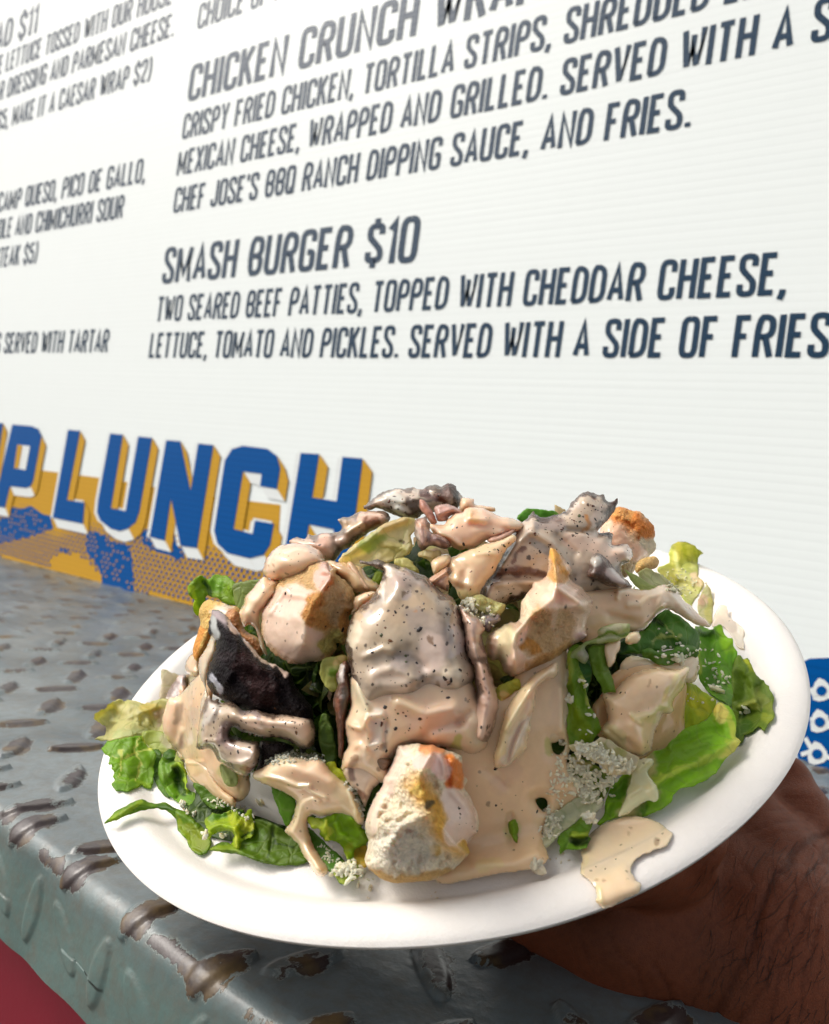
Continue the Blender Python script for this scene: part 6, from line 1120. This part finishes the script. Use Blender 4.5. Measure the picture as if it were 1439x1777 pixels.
# front crouton
cf = piece('crouton', 6, [(862, 255), (885, 182), (930, 172), (990, 163), (1040, 175), (1085, 172), (1140, 195), (1205, 215), (1245, 235), (1252, 280), (1258, 340), (1282, 375), (1262, 410), (1290, 460), (1320, 520), (1345, 600), (1335, 670), (1290, 720), (1280, 745), (1292, 785), (1250, 830), (1200, 880), (1130, 915), (1080, 942), (1000, 948), (900, 957), (820, 945), (765, 915), (715, 870), (698, 830), (705, 780), (718, 720), (700, 660), (705, 590), (735, 510), (765, 450), (790, 420), (805, 360), (825, 330)], M_bread,
      T=15, w=44, lift=11, conform=.6, ridge=[(6, [(1070, 230), (1000, 360), (1060, 560), (1180, 700), (1230, 770)]), (6, [(1060, 560), (900, 640), (830, 760)])], noise=(.2, 300), edge=(.8, .10), col=(.80, .68, .47), wet=.06, cn=.15, step=2,
      paint=[(6, [(1000, 400), (1100, 520), (1130, 660), (1240, 740)], 20, (.72, .38, .055), .1, .85), (6, [(1060, 780), (1100, 770)], 10, (.68, .42, .10), .05), (6, [(1040, 190), (1100, 200)], 12, (.72, .30, .12), .5), (6, [(1170, 240), (1220, 300), (1230, 390)], 11, (.70, .20, .03), .45), (6, [(1180, 280), (1190, 400)], 7, (.66, .17, .025), .3),
             (6, [(1020, 260), (1110, 260), (1150, 330)], 14, (.66, .45, .38), .95, .3), (6, [(1200, 480), (1260, 600), (1220, 680), (1280, 700)], 22, (.64, .47, .37), .95, .25), (6, [(770, 480), (740, 560), (720, 640)], 16, (.70, .57, .44), .9, .35), (6, [(900, 230), (860, 330), (820, 420)], 15, (.72, .55, .43), .7, .4),
             (6, [(730, 880), (850, 940), (1000, 945), (1180, 890)], 9, (.60, .37, .13), 0, .5), (6, [(900, 690), (820, 780), (1000, 800)], 28, (.78, .70, .55), 0, .5), (6, [(1040, 520), (1075, 490)], 4.5, (.12, .075, .02), .3), (6, [(1335, 650)], 2.2, CH), (6, [(1250, 740), (1285, 770)], 7, (.70, .42, .08), .1), (6, [(1000, 430)], 12, (.66, .44, .10), .2)],
      strokes=[(6, [(1000, 400), (1080, 600), (1270, 780)], 9, 1.6), (6, [(1160, 230), (1180, 400)], 5, -2.0), (6, [(880, 220), (800, 440), (720, 620)], 8, 1.2), (6, [(720, 740), (900, 640), (1050, 700)], 9, -1.5), (6, [(1200, 440), (1330, 600)], 9, 1.5), (6, [(1120, 190), (1160, 340)], 6, 1.4)],
      label='large crouton at the plate front, white crumb with golden crust and orange corner', cat='crouton', group='croutons in the salad')
# upright crouton, right of centre
cu = piece('crouton', 3, [(548, 518), (570, 535), (605, 570), (630, 605), (675, 650), (688, 690), (668, 720), (700, 760), (760, 800), (820, 860), (838, 905), (825, 960), (800, 1010), (785, 1070), (795, 1130), (745, 1175), (700, 1195), (640, 1240), (600, 1280), (520, 1330), (440, 1365), (380, 1395), (310, 1418), (260, 1412), (225, 1380), (205, 1340), (180, 1300), (140, 1305), (105, 1270), (92, 1200), (105, 1140), (150, 1090), (230, 1050), (320, 1030), (335, 960), (335, 900), (370, 850), (415, 790), (430, 765), (495, 740), (520, 700), (530, 640), (530, 575)], M_bread,
      T=14, w=38, lift=8, conform=.4, ridge=[(3, [(565, 600), (590, 760), (560, 880), (400, 1000), (300, 1120), (290, 1290)]), (3, [(590, 800), (740, 900)])], noise=(.4, 230), edge=(1.4, .12), col=(.66, .47, .33), wet=.85, cn=.1,
      paint=[(3, [(560, 560), (600, 640), (640, 690)], 11, (.70, .33, .05), .2, .4), (3, [(590, 700), (620, 720)], 12, (.66, .36, .12), .5), (3, [(460, 1010), (480, 1150), (420, 1200), (580, 1150)], 20, (.60, .37, .17), .05, .4), (3, [(640, 1000), (620, 1140)], 17, (.64, .42, .22), .1, .4), (3, [(380, 1200), (440, 1240)], 10, (.60, .26, .05), .1), (3, [(400, 1340), (520, 1290), (640, 1200)], 9, (.62, .34, .12), .1, .5), (3, [(380, 900), (350, 1000)], 9, (.72, .56, .38), .3), (3, [(230, 1120), (220, 1250)], 16, (.55, .46, .28), 1), (3, [(310, 1290), (300, 1370)], 12, (.64, .42, .30), 1), (3, [(740, 1130), (760, 1150)], 9, (.56, .35, .32), 1), (3, [(640, 925)], 2.6, CH), (3, [(330, 1135)], 2.6, CH), (3, [(828, 905)], 3, (.2, .08, .06)), (3, [(500, 850), (700, 850)], 15, (.67, .46, .33), 1)],
      strokes=[(3, [(540, 540), (560, 720), (520, 800)], 6, 1.6), (3, [(340, 930), (460, 960), (620, 940), (760, 940)], 8, 1.8), (3, [(240, 1050), (280, 1200), (310, 1390)], 7, 1.6), (3, [(120, 1180), (170, 1080), (250, 1070)], 6, 1.8), (3, [(470, 1080), (640, 1060)], 14, -2.0), (3, [(820, 900), (780, 1080)], 6, 1.6), (3, [(330, 1180), (260, 1290)], 8, -1.4), (3, [(400, 1300), (620, 1200)], 6, 1.2)],
      label='upright crouton right of the big steak with a pointed orange peak and dressing running down', cat='crouton', group='croutons in the salad')
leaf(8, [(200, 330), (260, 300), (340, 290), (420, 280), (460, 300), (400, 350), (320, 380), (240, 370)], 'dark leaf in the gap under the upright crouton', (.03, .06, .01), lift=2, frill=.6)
piece('meat_shred', 3, [(60, 1000), (110, 985), (150, 1000), (180, 980), (200, 1020), (150, 1060), (120, 1110), (80, 1100), (50, 1060)], M_steak, T=4, w=12, lift=6, noise=(1.2, 300), col=(.14, .11, .11), wet=.7, label='charred crumb between the big steak and the upright crouton', cat='meat')
piece('bread_crumb', 2, [(960, 1080), (1000, 1060), (1050, 1030), (1110, 1010), (1180, 1040), (1250, 1070), (1330, 1100), (1310, 1160), (1240, 1230), (1190, 1260), (1150, 1200), (1060, 1160), (1010, 1150)], M_bread, T=4, w=14, lift=3, noise=(1.4, 300), col=(.40, .38, .14), wet=.2, label='damp yellow-green bread crumb in the hollow left of the upright crouton', cat='crouton')

# dressing spilling over the rim at the lower right
sp = piece('dressing_spill', 11, [(540, 560), (570, 520), (620, 480), (690, 455), (760, 455), (815, 470), (855, 500), (872, 520), (850, 560), (800, 580), (745, 605), (722, 640), (735, 680), (757, 700), (748, 728), (720, 745), (680, 762), (645, 782), (615, 785), (597, 765), (590, 715), (560, 680), (535, 655), (545, 610)], M_sauce,
      T=1.5, w=20, lift=.9, base='plate', back=.1, noise=(.15, 120), edge=(1.6, .05), col=(.70, .50, .35), wet=1, cn=.05, paint=[(11, [(600, 770), (605, 720)], 8, (.62, .54, .33)), (11, [(560, 600), (540, 650)], 6, (.68, .52, .30)), (11, [(808, 543)], 6, (.08, .06, .07)), (11, [(718, 497)], 2.6, (.2, .12, .08)), (11, [(712, 520)], 3.4, (.4, .26, .18)), (11, [(620, 685)], 3.4, (.25, .16, .12)), (11, [(595, 683)], 2.6, (.2, .12, .08))],
      strokes=[(11, [(600, 720), (610, 775)], 6, .8), (11, [(650, 470), (780, 465)], 5, .5)], label='tongue of peach dressing that has run over the plate rim at the lower right', cat='dressing')

# ------------------------------------------------------------------ grated cheese: crumbs dropped on whatever lies in front
bpy.context.view_layer.update()
dgx = bpy.context.evaluated_depsgraph_get()
def drop(px, py):
    r = (M3 @ ray(px, py)); r = Vector(r / np.linalg.norm(r))
    hit, loc, n, i, ob, _ = S.ray_cast(dgx, Vector((0, 0, 0)) + r * .05, r)
    if not hit: return None
    return np.array(loc), np.array(n), ob.name
def crumbs(label, clusters, sizes=(.28, .75), seed=1, colr=(.95, .85, .58)):
    r = random.Random(seed); V, Fc, C = [], [], []
    for z, line, rad, n, smx in clusters:
        line = zc(z, line)
        for k in range(int(n * .7)):
            i = r.randrange(max(1, len(line) - 1)); t = r.random(); a = line[i]; b_ = line[min(i + 1, len(line) - 1)]
            px = a[0] + (b_[0] - a[0]) * t + r.gauss(0, rad); py = a[1] + (b_[1] - a[1]) * t + r.gauss(0, rad * .8)
            h = drop(px, py)
            if h is None or h[2].startswith(('counter', 'panel', 'ground', 'person', 'truck')): continue
            p, nn, _ = h; s = r.uniform(sizes[0], sizes[1]) * smx * 1.15 / 1000
            bmx = bmesh.new(); bmesh.ops.create_icosphere(bmx, subdivisions=1, radius=1)
            o = len(V); sx, sy, sz = r.uniform(.8, 2.2), r.uniform(.6, 1.1), r.uniform(.5, .9); q = Matrix.Rotation(r.uniform(0, 6), 3, Vector((r.random(), r.random(), r.random() + .1)).normalized())
            for v in bmx.verts:
                c = q @ Vector((v.co.x * sx, v.co.y * sy, v.co.z * sz)) * (s * r.uniform(.78, 1.2)); V.append(p + nn * s * .45 + np.array(c)); C.append(np.array(colr) * r.uniform(.9, 1.08))
            for f in bmx.faces: Fc.append([o + v.index for v in f.verts])
            bmx.free()
    if V: mesh_obj('grated_cheese', V, Fc, M_crumb, smooth=False, col=np.clip(np.array(C), 0, .95), wet=np.zeros(len(V)), label=label, cat='cheese', kind='stuff')
crumbs('clump of grated cheese on the leaf tip just left of the front crouton', [(6, [(545, 880), (600, 870), (640, 890)], 9, 90, 1.1), (6, [(700, 890)], 4, 8, 1), (6, [(460, 740), (520, 860)], 8, 50, .55), (6, [(680, 905)], 10, 10, .8)], seed=3)
crumbs('grated cheese heaped along the pale leaf edge and leaves at the right front', [(8, [(760, 830), (900, 860), (1000, 930), (1150, 980)], 7, 330, 1.0), (8, [(760, 930), (800, 1080), (880, 1200)], 12, 220, .95), (8, [(560, 1300), (600, 1400), (560, 1480)], 8, 150, .75), (8, [(860, 1360)], 4, 14, 1.5), (8, [(900, 1050), (1000, 1100)], 12, 60, 1.0), (8, [(620, 1050), (660, 1100), (640, 900)], 8, 60, .7), (8, [(640, 780), (670, 800)], 3, 12, .8), (8, [(640, 1180)], 10, 30, .6)], seed=4)
crumbs('fine grated cheese dusted over the dressed leaf left of the front crouton', [(6, [(150, 280), (240, 235), (330, 235), (430, 240)], 5, 210, .62), (6, [(600, 400), (650, 470), (690, 590)], 3.5, 60, .6), (6, [(460, 250)], 4, 14, .8)], seed=5, colr=(.62, .60, .46))
crumbs('scattered crumbs of grated cheese on the right hand green leaves', [(9, [(900, 930), (1000, 1010), (980, 1100)], 16, 46, .75), (9, [(560, 690), (750, 800)], 16, 14, .6), (9, [(500, 840), (690, 880), (830, 830)], 8, 30, .7), (9, [(690, 875)], 4, 5, 1.7), (9, [(960, 1105)], 4, 5, 1.8), (9, [(1170, 1260)], 5, 6, 1.2), (8, [(700, 420), (715, 500)], 3, 9, 1.0), (8, [(790, 320), (820, 380)], 3, 8, .8), (8, [(860, 540), (880, 600)], 3, 8, .7), (8, [(850, 700), (800, 800)], 10, 8, .6), (9, [(800, 1150), (880, 1180)], 9, 12, .6)], seed=6)
crumbs('scattered crumbs of grated cheese on the left front leaves', [(5, [(640, 790)], 3, 4, 1.7), (5, [(680, 850)], 5, 6, 1.6), (5, [(790, 1000)], 4, 6, 1.8), (5, [(830, 750), (940, 770), (1050, 850)], 5, 40, .6), (5, [(1040, 880), (1110, 870)], 5, 16, .6), (5, [(1180, 790)], 4, 4, 1.6), (5, [(900, 1000)], 4, 4, 1.4), (0, [(630, 1400)], 8, 5, .6)], seed=7)
crumbs('few cheese crumbs and a bread crumb on the rim in front of the dressing pool', [(0, [(932, 1504)], 4, 9, 1.6), (0, [(630, 1548)], 8, 6, .9), (0, [(940, 1500), (990, 1490)], 8, 8, .8), (0, [(760, 1540)], 10, 6, .5)], seed=8, colr=(.72, .60, .42))
crumbs('fine crumbs clinging to the yellow leaves at the right back', [(9, [(640, 330), (780, 360), (820, 440)], 12, 90, .6), (9, [(640, 390), (700, 420)], 7, 40, .7)], seed=9, colr=(.72, .68, .42))
crumbs('cheese crumbs caught in the hollow beside the upright crouton', [(2, [(1000, 1090), (1080, 1150)], 7, 50, .9), (2, [(1180, 1200)], 8, 30, .7)], seed=10)

def flecks(label, clusters, seed):                    # pepper, herb and char bits stuck in the dressing
    r = random.Random(seed); V, Fc, C = [], [], []
    for z, line, rad, n in clusters:
        line = zc(z, line)
        for k in range(int(n * .5)):
            i = r.randrange(max(1, len(line) - 1)); t = r.random(); a = line[i]; b_ = line[min(i + 1, len(line) - 1)]
            h = drop(a[0] + (b_[0] - a[0]) * t + r.gauss(0, rad), a[1] + (b_[1] - a[1]) * t + r.gauss(0, rad))
            if h is None or not h[2].startswith(('steak', 'dress', 'crouton', 'charred', 'lettuce_rib')): continue
            p, nn, _ = h; s = min(.6, .13 + r.expovariate(9)) / 1000
            t1 = np.cross(nn, [r.uniform(-1, 1), r.uniform(-1, 1), r.uniform(-1, 1)]); t1 /= np.linalg.norm(t1) + 1e-9; t2 = np.cross(nn, t1)
            el = r.uniform(.7, 1.9); o = len(V); m = 6; c = r.choice([(.02, .014, .012)] * 5 + [(.10, .03, .015), (.16, .06, .02), (.05, .06, .015)])
            V.append(p + nn * s * .30); C.append(c)
            for j in range(m):
                a_ = j * 2 * math.pi / m; q = r.uniform(.7, 1.2) * s; V.append(p + (t1 * math.cos(a_) * el + t2 * math.sin(a_)) * q - nn * s * .05); C.append(c)
            for j in range(m): Fc.append([o, o + 1 + j, o + 1 + (j + 1) % m])
    mesh_obj('pepper_flecks', V, Fc, M_steak, smooth=False, col=np.array(C), wet=np.ones(len(V)) * .5, label=label, cat='pepper', kind='stuff')
flecks('tiny black and brown pepper and char flecks speckling the dressed meat and dressing', [
    (7, [(460, 150), (700, 250), (960, 450), (1040, 700), (1060, 900)], 22, 150), (7, [(300, 500), (420, 700), (600, 800), (900, 980)], 34, 130), (7, [(300, 1200), (500, 1300), (800, 1300), (1100, 1250)], 26, 70),
    (3, [(400, 350), (640, 380), (850, 200), (900, 300)], 12, 130), (3, [(200, 600), (500, 500), (800, 480), (1050, 600)], 24, 170), (3, [(130, 850), (450, 760)], 9, 40), (2, [(200, 260), (450, 200), (700, 200), (900, 250)], 9, 90),
    (5, [(760, 120), (780, 320), (900, 300), (1100, 400)], 16, 110), (5, [(1000, 140), (1300, 200), (1500, 280)], 12, 70), (1, [(450, 680), (700, 750), (600, 1250)], 26, 45), (2, [(900, 400), (1200, 500), (1100, 750)], 24, 40),
    (8, [(300, 1000), (200, 1400), (500, 1100)], 30, 26), (6, [(1200, 500), (1250, 650)], 12, 16), (9, [(200, 480), (500, 480)], 14, 14), (11, [(600, 650), (750, 520)], 10, 8), (10, [(550, 200), (650, 420)], 18, 8), (6, [(300, 330), (500, 480)], 18, 16)], 21)

def arm_hairs():                                      # short dark hairs lying over the wrist
    r = random.Random(8); V, Fc = [], []
    for k in range(150):
        px, py = r.uniform(1210, 1439), r.uniform(1440, 1777); h = drop(px, py)
        if h is None or not h[2].startswith('person'): continue
        a = r.gauss(2.0, .28); l = r.uniform(22, 60); cv = r.uniform(-.5, .5); w = .00007; pts = []
        for j in range(6):
            q = j / 5 * l; hh = drop(px + q * math.cos(a + cv * j / 5), py + q * math.sin(a + cv * j / 5))
            if hh is None or not hh[2].startswith('person'): break
            pts.append(hh[0] + hh[1] * (.00012 + .0006 * j / 5))
        if len(pts) < 4: continue
        o = len(V)
        for j, p in enumerate(pts):
            t = pts[min(j + 1, len(pts) - 1)] - pts[max(j - 1, 0)]; t = t / np.linalg.norm(t); s1 = np.cross(t, [0, 0, 1.]); s1 /= np.linalg.norm(s1) + 1e-9; s2 = np.cross(t, s1); ww = w * (1 - .8 * j / len(pts))
            for m in range(3): V.append(p + (s1 * math.cos(m * 2.094) + s2 * math.sin(m * 2.094)) * ww)
        for j in range(len(pts) - 1):
            for m in range(3): Fc.append((o + j * 3 + m, o + j * 3 + (m + 1) % 3, o + (j + 1) * 3 + (m + 1) % 3, o + (j + 1) * 3 + m))
    if V: mesh_obj('hair', V, Fc, flat_mat('dark_hair', (.012, .006, .004), .45), hand, kind='stuff')
arm_hairs()
